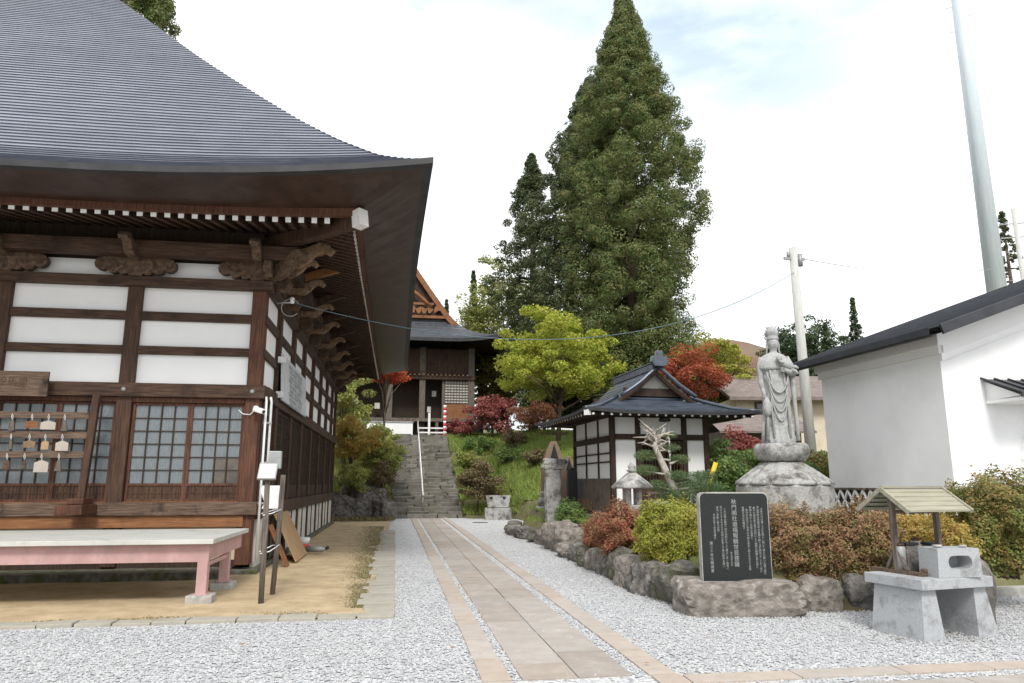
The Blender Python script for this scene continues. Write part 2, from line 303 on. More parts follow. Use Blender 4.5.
# ------------------------------------------------------------------ terrain
GW = [(60, 9.9), (9.2, 9.8), (7.6, 9.0), (6.8, 8.5), (5.6, 8.6), (4.9, 8.7), (4.0, 9.0), (3.8, 9.4), (3.78, 11.45), (3.75, 14), (3.85, 16), (4.0, 18.5), (3.7, 22), (4.2, 24.5), (5.3, 26.5), (5.6, 29), (5.3, 31), (5.2, 33), (5.2, 70), (60, 70)]
def gsd(x, y):
    """signed distance into the raised garden (positive inside)"""
    ins = False; d = 1e9; n = len(GW)
    for i in range(n):
        x1, y1 = GW[i]; x2, y2 = GW[(i+1) % n]
        if (y1 > y) != (y2 > y) and x < (x2-x1)*(y-y1)/(y2-y1)+x1: ins = not ins
        dx, dy = x2-x1, y2-y1; t = max(0, min(1, ((x-x1)*dx+(y-y1)*dy)/(dx*dx+dy*dy))); d = min(d, math.hypot(x-x1-t*dx, y-y1-t*dy))
    return d if ins else -d
def height(x, y):
    h = 0
    if x > 3 and 8 < y < 72:
        s = gsd(x, y); low = .32 if 15.5 < y < 28 and x < 4.4 else .55
        if s > 0: h = (low+.012*(y-9))*smooth(s/.25)
    k = smooth((x-5)/4); y0 = 33-9*k; y1 = 45-3*k
    if y > y0: h = max(h, h+(4.45-h)*min(1, (y-y0)/(y1-y0)))
    if x < -.3 and 32 < y < 45: h += .7*smooth((y-32)/1.2)*smooth((-.3-x)/.8)*(1-smooth((y-40)/5))
    if y > 58: h += min(4, (y-58)*.12)*(1-.7*smooth((x-14)/14))
    if -.25 < x < 3.05 and 32.5 < y < 45.6: h = max(0, (y-33)/12*4.45-.35)
    elif y > y0+1 or x > 40: h += .15*mnoise.noise(Vector((x*.35, y*.35, 0)))
    if math.hypot(x, y) > 90: h += min(6, (math.hypot(x, y)-90)*.01)*(1 if y > 30 else 0)
    return h
def axis(a, b, c, step, far, n):
    L_ = list(np.arange(b, c, step)); lo = [b-(b-a)*((i/n)**2) for i in range(n, 0, -1)]; hi = [c+(far-c)*((i/n)**2) for i in range(0, n+1)]
    return lo+L_+hi
xs = axis(-400, -4, 13, .22, 500, 22); ys = axis(-200, 6, 46, .25, 700, 26)
V = np.array([(x, y, height(x, y)-.03) for y in ys for x in xs]); nx = len(xs); ny = len(ys)
idx = np.arange(nx*ny).reshape(ny, nx)
F = np.stack([idx[:-1, :-1], idx[:-1, 1:], idx[1:, 1:], idx[1:, :-1]], -1).reshape(-1, 4)
tag(npmesh('ground', V, F, 'terrain', smooth=True), 'grassy and earthy ground rising to a hillside behind the temple', kind='structure')
# gravel yard (outline follows the raised garden)
mb = MB(); out = [(-30, -6), (30, -6), (30, 9.85), (9.2, 9.85)]+[(p[0]+.06, p[1]+.05) for p in GW[2:17]]+[(5.4, 31.6), (3.2, 32.6), (3.2, 33.0), (-.3, 33.0), (-.3, 31.5), (-1.5, 30.0), (-30, 30.0)]
mb.add([(x, y, 0) for x, y in out], [tuple(range(len(out)))])
tag(mb.build('gravel_yard', 'gravel_mat'), 'pale grey gravel yard', kind='structure')
# loose stones lying on the gravel
def pebbles():
    ico = np.array([(0, 0, 1), (.9, 0, 0), (.28, .85, 0), (-.72, .52, 0), (-.72, -.52, 0), (.28, -.85, 0), (0, 0, -.6)])
    fc = np.array([(0, 1, 2), (0, 2, 3), (0, 3, 4), (0, 4, 5), (0, 5, 1)]) 
    P = []
    def fill(x0, x1, y0, y1, n, test):
        while n > 0:
            k = min(n, 4000); q = RNG.random((k, 2))*[x1-x0, y1-y0]+[x0, y0]; n -= k
            P.extend([p for p in q if test(*p)])
    onpath = lambda x, y: (.72 < x < .97 or 1.04 < x < 1.96 or 2.08 < x < 2.33) or (5.72 < y < 6.0) or y < 5.6
    t = lambda x, y: (not onpath(x, y) or random.random() < .012) and not (x < .06 and y > 8.87) and (x < 3.1 or gsd(x, y) < .0)
    fill(-6, 7.5, 5.6, 10, 75000, t); fill(0, 3.8, 10, 17, 15000, t); fill(7.5, 10, 6.5, 10, 5000, t)
    P = np.array(P); n = len(P); a = RNG.random(n)*6.28; s = RNG.uniform(.008, .020, n); q = RNG.uniform(.6, 1.2, (n, 3))
    v = ico[None]*q[:, None, :]*s[:, None, None]; c, d = np.cos(a), np.sin(a)
    x = v[..., 0]*c[:, None]-v[..., 1]*d[:, None]; y = v[..., 0]*d[:, None]+v[..., 1]*c[:, None]
    W = np.stack([x+P[:, :1], y+P[:, 1:2], v[..., 2]*.9+.008], -1).reshape(-1, 3)
    Fp = (fc[None]+(np.arange(n)*7)[:, None, None]).reshape(-1, 3)
    tag(npmesh('gravel', W, Fp, 'pebble_mat'), 'loose pale crushed stones covering the yard', kind='stuff')
pebbles()
# dirt apron round the main hall
mb = MB(); nxd, nyd = 50, 40
V = []; 
for j in range(nyd+1):
    for i in range(nxd+1):
        x = -22+(21.82)*(i/nxd); y = 9.02+22*(j/nyd); V.append((x, y, .016+.012*mnoise.noise(Vector((x, y, 2)))))
ix = np.arange((nxd+1)*(nyd+1)).reshape(nyd+1, nxd+1)
F = np.stack([ix[:-1, :-1], ix[:-1, 1:], ix[1:, 1:], ix[1:, :-1]], -1).reshape(-1, 4)
tag(npmesh('dirt_ground', np.array(V), F, 'dirt', smooth=True), 'bare sandy earth under the hall eaves', kind='structure')
def moss(name, pts, size, label):
    V, F = leaves(np.array(pts), size, up=1.2); tag(npmesh(name, V, F, 'grass'), label, kind='stuff')
pts = []
while len(pts) < 16000:
    y = random.uniform(9.6, 27); x = -.36-abs(random.gauss(0, .10+.018*(y-9)))
    if mnoise.noise(Vector((x*3, y*1.2, 9))) > -.45+random.random()*.5-.03*(y-12): pts.append((x, y, .026))
for _ in range(3500):
    x = random.uniform(-8, -.6); y = 9.2+abs(random.gauss(0, .14))
    if mnoise.noise(Vector((x*1.3, y*3, 1))) > -.1+random.random()*.5: pts.append((x, y, .026))
G('moss_mat', [(.17, .155, .07), (.25, .22, .10), (.14, .135, .06)], .1)
V, F = leaves(np.array(pts), .011, up=1.5); tag(npmesh('moss', V, F, 'moss_mat'), 'thin moss and weeds along the edging stones', kind='stuff')
# path slabs
def slab(mb, x0, x1, y0, y1, z=.016): mb.box(x0+.004, x1-.004, y0+.011, y1-.011, -.05, z, jit=.003)
mb = MB()
for x0, x1, st in ((1.04, 1.497, 0), (1.503, 1.96, .2)):
    y = 6.06+st*.0
    y = 5.9-st
    if y < 6.05: y = 6.05
    first = .5+st*2
    while y < 33:
        l = random.uniform(.75, 1.2) if y > 6.1 else first; slab(mb, x0, x1, y, min(33, y+l), .014+random.uniform(-.003, .003)); y += l
y = 4.7
for r in range(2):
    x = -9+r*.3
    while x < 14: l = random.uniform(.8, 1.1); slab(mb, x, x+l, 4.72+r*.43, 5.14+r*.43); x += l
tag(mb.build('stone_path', 'path_slab', bevel=.004), 'tan stone slab path leading to the steps', kind='structure')
mb = MB()
for x0, x1 in ((.72, .96), (2.09, 2.33)):
    y = 6.03
    while y < 25.6:
        l = random.uniform(.55, .95); slab(mb, x0, x1, y, y+l, .017); y += l
x = 2.35
while x < 14: l = random.uniform(.7, 1.2); slab(mb, x, x+l, 5.74, 5.99, .017); x += l
slab(mb, 2.09, 2.345, 5.74, 6.02, .017)
x = .96
while x > -9: l = random.uniform(.7, 1.1); slab(mb, x-l, x, 5.74, 6.02, .017); x -= l
mb.box(.30, .55, 25.6, 32.6, -.05, .03, Matrix.Translation((.4, 0, 0)) @ Matrix.Rotation(0, 4, 'Z'))
mb.box(2.1, 2.3, 25.6, 33, -.05, .03)
tag(mb.build('path_edging', 'strip_slab', bevel=.004), 'narrow pink-tan stone strips edging the path', kind='structure')
# border stones round the dirt apron
x = .04; k = 0
stones = []
while x > -9.5:
    l = random.uniform(.35, .6); stones.append((x-l, x, 8.92, 9.16+random.uniform(-.02, .04))); x -= l
y = 9.18
while y < 24.5:
    l = random.uniform(.16, .34)*(1+(y-9)*.03); stones.append((-.36-random.uniform(-.1, .1), .04, y, y+l)); y += l
for i, (x0, x1, y0, y1) in enumerate(stones):
    mb = MB(); mb.box(x0+.008, x1-.008, y0+.006, y1-.006, -.05, .04+random.uniform(-.008, .012), jit=.010)
    o = mb.build('border_stone', 'border_slab', bevel=.012)
    tag(o, 'flat grey-brown edging stone bordering the sandy earth beside the gravel', 'edging stone', 'edging stones round the earth apron')
# ------------------------------------------------------------------ rocks
def rock(name, label, cat, c, r, mtl='rock', seed=0, rz=0, group=None, flat=None, sub=4, rough=.3, parent=None, box=.55):
    bm = bmesh.new(); bmesh.ops.create_icosphere(bm, subdivisions=sub, radius=1)
    for v in bm.verts:
        p = v.co.copy(); m = max(abs(p.x), abs(p.y), abs(p.z)); q = p.lerp(p/m, box)
        k = 1+rough*mnoise.noise(p*1.3+Vector((seed*3.1, seed, 5)))+rough*.35*mnoise.noise(p*4+Vector((seed, 0, 1)))+rough*.12*mnoise.noise(p*11)
        v.co = Vector((q.x*r[0], q.y*r[1], q.z*r[2]))*k
    for f in bm.faces: f.smooth = False
    me = bpy.data.meshes.new(name); bm.to_mesh(me); bm.free(); me.materials.append(MT[mtl])
    o = bpy.data.objects.new(name, me); COL.objects.link(o); o.location = c; o.rotation_euler = (0, 0, rz)
    if parent: o.parent = parent
    if label: tag(o, label, cat, group)
    return o
# ------------------------------------------------------------------ main hall
X1, Y0E, Y1E, X0 = .41, 10.64, 32.2, -22.0      # eave rectangle
PROF = [(0, 6.14), (.42, 6.405), (.84, 6.71), (1.6, 7.42), (2.4, 8.22), (3.7, 9.58), (5.1, 11.04), (8.2, 14.4), (10.78, 17.3)]
def f_main(t):
    for (a, za), (b, zb) in zip(PROF, PROF[1:]):
        if t <= b: return za+(zb-za)*(t-a)/(b-a)
    return PROF[-1][1]
def lift(d, t, A=.42, Ln=6, T=5): return A*max(0, 1-d/Ln)**2.2*max(0, 1-t/T)
def ringpts(t, z, n=26, x0=X0, x1=X1, y0=Y0E, y1=Y1E, A=.42, Ln=6, T=5, inset=.12, sides=4):
    """four polylines at offset t; z(t) + corner lift"""
    res = []
    C4 = [(x0+t, y0+t), (x1-t, y0+t), (x1-t, y1-t), (x0+t, y1-t)]
    for k in range(sides):
        a = C4[k]; b = C4[(k+1) % 4]; L_ = math.hypot(b[0]-a[0], b[1]-a[1]); pl = []
        for i in range(n+1):
            u = i/n; u = .5-.5*math.cos(math.pi*u); d = min(u, 1-u)*L_+t
            px = a[0]+(b[0]-a[0])*u; py = a[1]+(b[1]-a[1])*u
            off = inset*(1-max(0, 1-d/Ln)**2)*max(0, 1-t/2.5)
            nxn, nyn = [(0, 1), (-1, 0), (0, -1), (1, 0)][k]
            pl.append((px+nxn*off, py+nyn*off, z+lift(d, t, A, Ln, T)))
        res.append(pl)
    return res
def strip(mb, A, B, sm=False):
    n = len(A); mb.add(list(A)+list(B), [(i, i+1, n+i+1, n+i) for i in range(n-1)], sm)
hall = thing('temple_hall', 'large old temple hall with sweeping grey metal roof, dark timber frame and white plaster', 'temple hall', (-2.45, 13.5, 0))
mb = MB(); nc = 98; dt = 10.7/nc
for i in range(nc):
    t0, t1 = i*dt, (i+1)*dt; a = ringpts(t0, f_main(t0)+.0125); b = ringpts(t1, f_main(t1)-.0125); 
    for k in range(4): strip(mb, a[k], b[k])
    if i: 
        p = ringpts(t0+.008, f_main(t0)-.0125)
        mb.mi = 1  # risers take the darker colour, shade painted in at the laps
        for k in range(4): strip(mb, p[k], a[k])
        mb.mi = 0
roof = mb.build('roof', ['roof_metal', 'roof_riser_shade'], hall, True)
mb = MB(); a = ringpts(-.02, 6.155); b = ringpts(-.02, 6.055); c = ringpts(.12, 6.055); d2 = ringpts(.12, 6.1)
for k in range(4): strip(mb, a[k], b[k]); strip(mb, b[k], c[k])
mb.build('eave_edge', 'roof_edge', hall, True)
def soff(t, z, Lf=1.0): return ringpts(t, z, A=.42*Lf, T=5)
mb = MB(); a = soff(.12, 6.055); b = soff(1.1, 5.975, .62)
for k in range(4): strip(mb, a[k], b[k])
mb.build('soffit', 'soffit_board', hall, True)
mb = MB(); c = soff(1.1, 5.87, .45); d2 = soff(1.2, 5.87, .45); e2 = soff(1.2, 5.99, .45)
for k in range(4): strip(mb, b[k], c[k]); strip(mb, c[k], d2[k]); strip(mb, d2[k], e2[k])
mb.build('fascia', 'wood_red', hall, True)
mb = MB()
a = soff(1.15, 5.965, .4); b = soff(3.05, 6.40, 0)
for k in range(4): strip(mb, a[k], b[k])
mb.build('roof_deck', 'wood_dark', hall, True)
# rafters: front row then side row
def rafter_front(x, mb):
    l = .1*max(0, 1-(X1-x)/5)**2; mb.mi = 0; mb.bar((x, 11.915, 5.86+l), (x, 13.75, 6.26), .085, .10); mb.mi = 1; mb.bar((x, 11.90, 5.86+l), (x, 11.915, 5.863+l), .088, .104)
def rafter_side(y, mb):
    l = .1*max(0, 1-(y-Y0E)/5)**2; mb.mi = 0; mb.bar((-.865, y, 5.86+l), (-2.7, y, 6.26), .085, .10); mb.mi = 1; mb.bar((-.85, y, 5.86+l), (-.865, y, 5.863+l), .088, .104)
x = -1.28; n = 0
while n < 40: mb = MB(); rafter_front(x, mb); mb.build('rafter', ['wood_v', 'white_paint'], hall, True); x -= .212; n += 1
y = 12.25; n = 0; rest = MB()
while y < 30.7:
    if n < 58: mb = MB(); rafter_side(y, mb); mb.build('rafter', ['wood_v', 'plaster_old'], hall, True)
    else: rafter_side(y, rest)
    y += .212; n += 1
x = -1.28-.212*40
while x > -20: rafter_front(x, rest); x -= .212
tag(rest.build('rafters', ['wood_v', 'white_paint'], hall, True), kind='stuff')
hb = MB(); hb.bar((-2.7, 13.75, 5.95), (-.78, 11.83, 5.90), .17, .26); hbo = hb.build('hip_rafter', 'wood_v', hall, True, bevel=.015)
cp = MB(); cp.bar((-.80, 11.85, 5.90), (-.66, 11.71, 5.93), .21, .32); cp.build('end_cap', 'white_paint', hbo, bevel=.01) if False else None
MBc = MB(); MBc.bar((-.80, 11.85, 5.90), (-.66, 11.71, 5.93), .2, .30); MBc.build('end_cap', 'white_paint', hall, True, bevel=.012)
# posts
FX = [-2.585-2.15*i for i in range(8)]
SY = [13.635, 15.05, 17.15, 19.1, 21.2, 23.4, 25.5, 27.6, 29.2]
for i, x in enumerate(FX):
    MB().box(x-.125, x+.125, 13.45, 13.72, .16, 5.25).build('post', 'wood_red' if i == 0 else 'wood_v', hall, True, bevel=.012)
for y in SY[1:]:
    MB().box(-2.72, -2.40, y-.125, y+.125, .10, 5.25).build('post', 'wood_v', hall, True, bevel=.012)
for x in FX: MB().box(x-.125, x+.125, 28.98, 29.3, .1, 5.25).build('post', 'wood_v', hall, True)
def beamx(name, z0, z1, yf, m='wood_h', x0=-18, x1=-2.45, d=.16): return MB().box(x0, x1, yf, yf+d, z0, z1).build(name, m, hall, True, bevel=.01)
def beamy(name, z0, z1, xf, m='wood_y', y0=13.5, y1=29.3, d=.16): return MB().box(xf-d, xf, y0, y1, z0, z1).build(name, m, hall, True, bevel=.01)
beamx('sill_beam', 1.0, 1.22, 13.37, 'wood_weathered_h', x1=-2.38, d=.3); beamx('floor_board', .80, .998, 13.42, 'wood_orange', x1=-2.60, d=.2)
beamx('head_beam', 3.03, 3.27, 13.38, x1=-2.37, d=.3); beamx('lintel', 2.94, 3.028, 13.475, 'wood_red', x1=-2.72)
beamx('tie_beam', 3.80, 3.95, 13.475, x1=-2.6); beamx('tie_beam', 4.42, 4.58, 13.475, x1=-2.6)
beamx('wall_plate', 5.03, 5.20, 13.36, x1=-2.35, d=.32); beamx('eave_beam', 5.52, 5.78, 13.05, x1=-1.9, d=.26); beamx('frieze_board', 5.5, 6.4, 13.62, 'wood_dark', x1=-2.6, d=.03)
beamy('sill_beam', .92, 1.19, -2.36, 'wood_y', d=.25, y0=13.69); beamy('head_beam', 3.03, 3.28, -2.36, d=.25, y0=13.7); beamy('tie_beam', 3.80, 3.95, -2.425); beamy('tie_beam', 4.42, 4.58, -2.425)
beamy('wall_plate', 5.03, 5.20, -2.34, d=.25, y0=13.7); beamy('eave_beam', 5.52, 5.78, -2.0, d=.26, y0=13.3); beamy('frieze_board', 5.5, 6.4, -2.60, 'wood_dark', d=.03, y0=13.65)
# rounded peg fittings
for x in FX[:4]: MB().lathe([(.035, 0), (.045, .01), (.02, .03)], n=10).build('nail_cover', 'metal_grey', hall).location = (x+2.45, -.12, 3.15)
for o in hall.children:
    if o.name.startswith('nail_cover'): o.rotation_euler = (math.pi/2, 0, 0)
# plaster panels
for i in range(7):
    xa, xb = FX[i+1]+.125, FX[i]-.125
    for z0, z1 in ((3.27, 3.80), (3.95, 4.42), (4.58, 5.03), (5.2, 5.53)): MB().box(xa, xb, 13.55, 13.62, z0, z1).build('plaster_panel', 'plaster', hall, True)
for i in range(8):
    ya, yb = SY[i]+.125, SY[i+1]-.125
    for z0, z1 in ((3.28, 3.80), (3.95, 4.42), (4.58, 5.03), (5.2, 5.53)): MB().box(-2.56, -2.49, ya, yb, z0, z1).build('plaster_panel', 'plaster', hall, True)
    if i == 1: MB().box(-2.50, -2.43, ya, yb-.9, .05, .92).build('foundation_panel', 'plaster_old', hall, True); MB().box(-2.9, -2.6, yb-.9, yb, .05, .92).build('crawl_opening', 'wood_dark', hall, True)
    else: MB().box(-2.50, -2.43, ya, yb, .05, .92).build('foundation_panel', 'plaster_old', hall, True)
    if yb-ya > 1.5: MB().box(-2.45, -2.41, (ya+yb)/2-.03, (ya+yb)/2+.03, .05, .92).build('foundation_stud', 'wood_dark', hall, True)
mbp = MB(); mbp.box(-18, -2.75, 12.75, 14.6, -.05, .13, jit=0); mbp.box(-2.9, -2.30, 13.3, 29.4, -.05, .09); mbp.build('stone_plinth', 'rock_mossy', hall, True, bevel=.02)
for i in range(7):
    MB().box(FX[i+1]+.1, FX[i]-.1, 13.62, 13.66, .16, .80).build('crawl_space_panel', 'plaster_beige', hall, True)
MB().box(-18, -2.7, 13.52, 13.61, .13, .24).build('crawl_space_rail', 'wood_dark', hall, True)
MB().box(-18, -2.8, 14.3, 29, .2, 5.6).build('inner_wall', 'wood_dark', hall, True)
# sliding doors of the front
def door(xa, xb, clear=False):
    m = MB(); z0, zw, z1 = 1.23, 1.54, 2.935; y = 13.53; fr = .045
    m.box(xa, xa+fr, y, y+.05, z0, z1); m.box(xb-fr, xb, y, y+.05, z0, z1); m.box(xa+fr, xb-fr, y+.002, y+.048, z1-fr, z1); m.box(xa+fr, xb-fr, y+.002, y+.048, z0, z0+fr); m.box(xa+fr, xb-fr, y+.002, y+.048, zw-.04, zw)
    d = m.build('sliding_door', 'wood_red', hall, True)
    m = MB(); m.box(xa+fr, xb-fr, y+.022, y+.04, z0+fr, zw-.04)
    n = 6
    for k in range(1, 16):
        if k % 5 in (0, 1, 3): xx = xa+fr+(xb-xa-2*fr)*k/16; m.box(xx-.008, xx+.008, y+.008, y+.022, z0+fr, zw-.04)
    m.box(xa+fr, xb-fr, y+.010, y+.021, (z0+zw)/2-.02, (z0+zw)/2)
    m.build('wainscot', 'wood_v', d, True)
    m = MB(); 
    for k in range(1, 4): xx = xa+fr+(xb-xa-2*fr)*k/4; m.box(xx-.011, xx+.011, y+.008, y+.032, zw, z1-fr)
    for k in range(1, 6): zz = zw+(z1-fr-zw)*k/6; m.box(xa+fr, xb-fr, y+.010, y+.030, zz-.009, zz+.009)
    m.build('lattice', 'wood_dark', d, True)
    m = MB(); xm = (xa+xb)/2 if clear else xb-fr; zm = zw+(z1-fr-zw)/3
    if clear: m.add([(xa+fr, y+.033, zw), (xm, y+.033, zw), (xm, y+.033, zm), (xb-fr, y+.033, zm), (xb-fr, y+.033, z1-fr), (xa+fr, y+.033, z1-fr)], [(0, 1, 2, 3, 4, 5)])
    else: m.quad((xa+fr, y+.033, zw), (xb-fr, y+.033, zw), (xb-fr, y+.033, z1-fr), (xa+fr, y+.033, z1-fr))
    m.build('pane', 'pane', d, True)
    if clear:
        m = MB(); m.quad((xm, y+.035, zw), (xb-fr, y+.035, zw), (xb-fr, y+.035, zm), (xm, y+.035, zm)); tag(m.build('pane', 'pane_dark', d, True), 'clear pane showing the brown interior')
for i in range(5):
    xa, xb = FX[i+1]+.135, FX[i]-.135; xm = (xa+xb)/2
    door(xa, xm+.02); door(xm+.022, xb, clear=(i == 0))
    MB().box(xa, xb, 13.47, 13.62, 1.222, 1.232).build('door_track', 'wood_orange', hall, True)
# side doors: dark lattice
for i in range(8):
    ya, yb = SY[i]+.125, SY[i+1]-.125; nn = 2 if yb-ya > 1.5 else 1
    for q in range(nn):
        a = ya+(yb-ya)*q/nn+.01; b = ya+(yb-ya)*(q+1)/nn-.01; m = MB(); xf = -2.50
        m.box(xf, xf+.05, a, a+.05, 1.2, 3.02); m.box(xf, xf+.05, b-.05, b, 1.2, 3.02); m.box(xf, xf+.045, a+.05, b-.05, 2.96, 3.02); m.box(xf, xf+.045, a+.05, b-.05, 1.2, 1.5)
        d = m.build('side_door', 'wood_v' if i < 2 else 'wood_dark', hall, True); m = MB()
        ns = 4 if i < 2 else 11
        for k in range(1, ns): yy = a+.05+(b-a-.1)*k/ns; m.box(xf+.02, xf+.042, yy-.012, yy+.012, 1.5, 2.96)
        for k in range(1, 7): zz = 1.5+1.46*k/7; m.box(xf+.022, xf+.038, a+.05, b-.05, zz-.01, zz+.01)
        m.build('lattice', 'wood_dark', d, True); m = MB(); m.quad((xf+.015, a+.05, 1.5), (xf+.015, b-.05, 1.5), (xf+.015, b-.05, 2.96), (xf+.015, a+.05, 2.96))
        m.build('pane', 'pane' if i < 2 else 'wood_dark', d, True)
# carved cloud brackets and projecting noses
def arc(cx, cz, r, a0, a1, n=7): return [(cx+r*math.cos(R(a0+(a1-a0)*i/n)), cz+r*math.sin(R(a0+(a1-a0)*i/n))) for i in range(n+1)]
CL = [(.11, 0)]+arc(.20, .10, .085, 220, 330)+arc(.38, .13, .10, 215, 340)+arc(.57, .20, .12, 230, 450)+arc(.42, .30, .07, 60, 150)+[(.12, .33)]
cloud_out = [(-x, z) for x, z in reversed(CL)]+CL
def swirl(mb, c, r, M, y):
    pts = [(c[0]+r*(1-.75*k/26)*math.cos(.55*k), y, c[1]+r*(1-.75*k/26)*math.sin(.55*k)) for k in range(27)]
    b = len(mb.v); mb.tube([M @ Vector(p) for p in pts], .009, 5)
def bracket(M):
    m = MB(); m.prism([(x, z) for x, z in cloud_out], .13, M)
    for sx in (-1, 1):
        for yy in (-.066, .066): swirl(m, (sx*.57, .20), .085, M, yy); swirl(m, (sx*.33, .16), .06, M, yy)
    m.build('cloud_bracket', 'wood_carved', hall, True)
    m = MB(); m.prism([(-.13, .33), (.13, .33), (.16, .45), (.16, .52), (-.16, .52), (-.16, .45)], .26, M); m.build('bearing_block', 'wood_carved', hall, True)
NOSE = [(0, .0), (0, .26), (.3, .27), (.52, .34), (.72, .44), (.86, .42), (.95, .32), (.88, .25), (.78, .31), (.68, .26), (.6, .15), (.45, .04), (.25, .03)]
def nose(M, m='carving_light', t=.12, s=1): MB().prism([(x*s, z*s) for x, z in NOSE], t, M).build('carved_nose', m, hall, True, bevel=.012)
for i, x in enumerate(FX):
    bracket(Matrix.Translation((x, 13.40, 5.2)) if i else Matrix.Translation((x-.05, 13.40, 5.2)))
    nose(Matrix.Translation((x, 13.35, 5.45)) @ Matrix.Rotation(-math.pi/2, 4, 'Z'), 'wood_carved', .16, .8)
for y in SY:
    bracket(Matrix.Translation((-2.40, y, 5.2)) @ Matrix.Rotation(math.pi/2, 4, 'Z'))
    nose(Matrix.Translation((-2.38, y, 5.36)), 'carving_light', .13, .85)
    m = MB(); swirl(m, (.0, .0), .14, Matrix.Translation((-2.2, y-.08, 5.22)), 0); m.prism([(.17*math.cos(a*.785), .17*math.sin(a*.785)) for a in range(8)], .1, Matrix.Translation((-2.2, y, 5.22))); m.build('carved_boss', 'wood_carved', hall, True)
    MB().bar((-2.4, y, 5.62), (-1.25, y, 6.02), .13, .16).build('strut', 'wood_orange' if y < 16 else 'wood_v', hall, True, bevel=.01)
nose(Matrix.Translation((-2.45, 13.36, 5.42)), 'carving_light', .16, 1.25)
nose(Matrix.Translation((-2.45, 13.5, 5.2)) @ Matrix.Rotation(-math.pi/4, 4, 'Z'), 'wood_carved', .16, 1.1)
# ------------------------------------------------------------------ things on and by the main hall
b = thing('bench', 'long pink-painted platform bench with pale grey top in front of the hall', 'bench', (-4.9, 11.3, 0))
MB().box(-7.8, -2.33, 10.22, 12.55, .765, .825).build('bench_top', 'bench_top', b, True, bevel=.006)
MB().box(-7.75, -2.40, 10.34, 10.40, .53, .762).build('apron', 'pink_paint', b, True, bevel=.004)
MB().box(-2.46, -2.40, 10.402, 12.4, .55, .762).build('apron', 'pink_paint', b, True, bevel=.004)
MB().bar((-2.43, 10.5, .50), (-2.43, 11.5, .50), .04, .05).build('rail', 'pink_paint', b, True)
for x, y, in ((-2.47, 10.40), (-2.47, 11.66), (-7.5, 10.38), (-7.5, 11.62)):
    m = MB(); m.bar((x, y, .13), (x, y, .56), .13, .13, up=(0, 1, 0)); m.box(x-.09, x+.09, y-.09, y+.09, .115, .135); m.build('leg', 'pink_paint', b, True, bevel=.005)
    s = MB(); s.box(x-.16, x+.16, y-.14, y+.14, .0, .115, jit=.008)
    tag(s.build('footing_stone', 'concrete', bevel=.015), 'square concrete footing under the pink bench leg', 'footing', 'footings under the pink bench') if x < -7 else tag(s.build('footing_stone', 'concrete', bevel=.015), 'pale concrete footing under the %s right leg of the pink bench' % ('front' if y < 11 else 'rear'), 'footing', 'footings under the pink bench')
# ema rack
er = thing('plaque_rack', 'weathered wooden rack with three rails for hanging votive plaques by the hall doors', 'plaque rack', (-5.1, 13.1, 1.1))
MB().bar((-5.13, 13.15, 1.30), (-5.06, 13.15, 3.02), .11, .10, up=(0, 1, 0)).build('post', 'wood_v', er, True, bevel=.006)
for z in (2.66, 2.33, 2.01): MB().box(-8.0, -5.14, 13.12, 13.17, z-.055, z+.055).build('rail', 'wood_weathered_h', er, True, bevel=.005)
m = MB(); m.box(-5.35, -4.95, 12.75, 13.36, 1.04, 1.2, jit=.01); m.box(-5.25, -5.0, 12.9, 13.3, 1.202, 1.30); m.build('corbel_block', 'wood_red', er, True, bevel=.015)
k = 0
def plaque(x, z, w, h, shape, m, label):
    t = thing('votive_plaque', label, 'votive plaque', (x, 13.10, z), R(random.uniform(-8, 8)), 'votive plaques hanging on the rack')
    s = MB()
    if shape == 'house': s.prism([(-w/2, -h), (w/2, -h), (w/2, -h*.22), (0, 0), (-w/2, -h*.22)], .012)
    elif shape == 'bell': s.prism([(-w*.5, -h), (w*.5, -h), (w*.36, -h*.3), (w*.15, 0), (-w*.15, 0), (-w*.36, -h*.3)], .03)
    else: s.lathe([(w*.2, -h), (w*.5, -h*.75), (w*.45, -h*.3), (w*.12, 0)], n=10)
    s.build('board', m, t); s = MB(); s.tube([(0, 0, -.005), (-.012, -.02, .06), (0, -.028, .11), (.012, -.02, .06), (0, .002, -.005)], .006, 5); s.build('string', 'white_paint', t)
L3 = [(2.60, [(-5.5, .1, .17, 'bell', 'wood_weathered', 'dark gourd-shaped plaque rightmost on the top rail'), (-5.75, .22, .15, 'house', 'strip_slab', 'pale new house-shaped plaque on the top rail'), (-6.0, .20, .13, 'flat', 'wood_orange', 'wide orange-brown plaque on the top rail'), (-6.3, .1, .17, 'bell', 'wood_weathered', 'narrow grey plaque fourth from the right on the top rail'), (-6.6, .1, .18, 'bell', 'wood_carved', 'narrow dark plaque at the left of the top rail')]),
      (2.27, [(-5.5, .20, .17, 'house', 'strip_slab', 'pale plaque with brown top rightmost on the middle rail'), (-5.76, .12, .15, 'house', 'plywood', 'small tan plaque on the middle rail beside the rightmost one'), (-6.0, .19, .12, 'house', 'carving_light', 'wide grey-tan plaque on the middle rail'), (-6.28, .06, .15, 'bell', 'wood_weathered', 'thin dark stick-like charm on the middle rail'), (-6.58, .13, .17, 'bell', 'white_paint', 'white paper charm at the left of the middle rail')]),
      (1.95, [(-5.52, .1, .18, 'bell', 'wood_weathered', 'slim grey charm rightmost on the bottom rail'), (-5.78, .23, .2, 'house', 'strip_slab', 'large pale plaque on the bottom rail'), (-6.04, .07, .15, 'bell', 'wood_carved', 'slim dark charm on the bottom rail left of the large pale plaque'), (-6.3, .12, .16, 'bell', 'wood_carved', 'brown rounded charm second from the left on the bottom rail'), (-6.6, .16, .16, 'bell', 'plywood', 'tan rounded charm at the left end of the bottom rail')])]
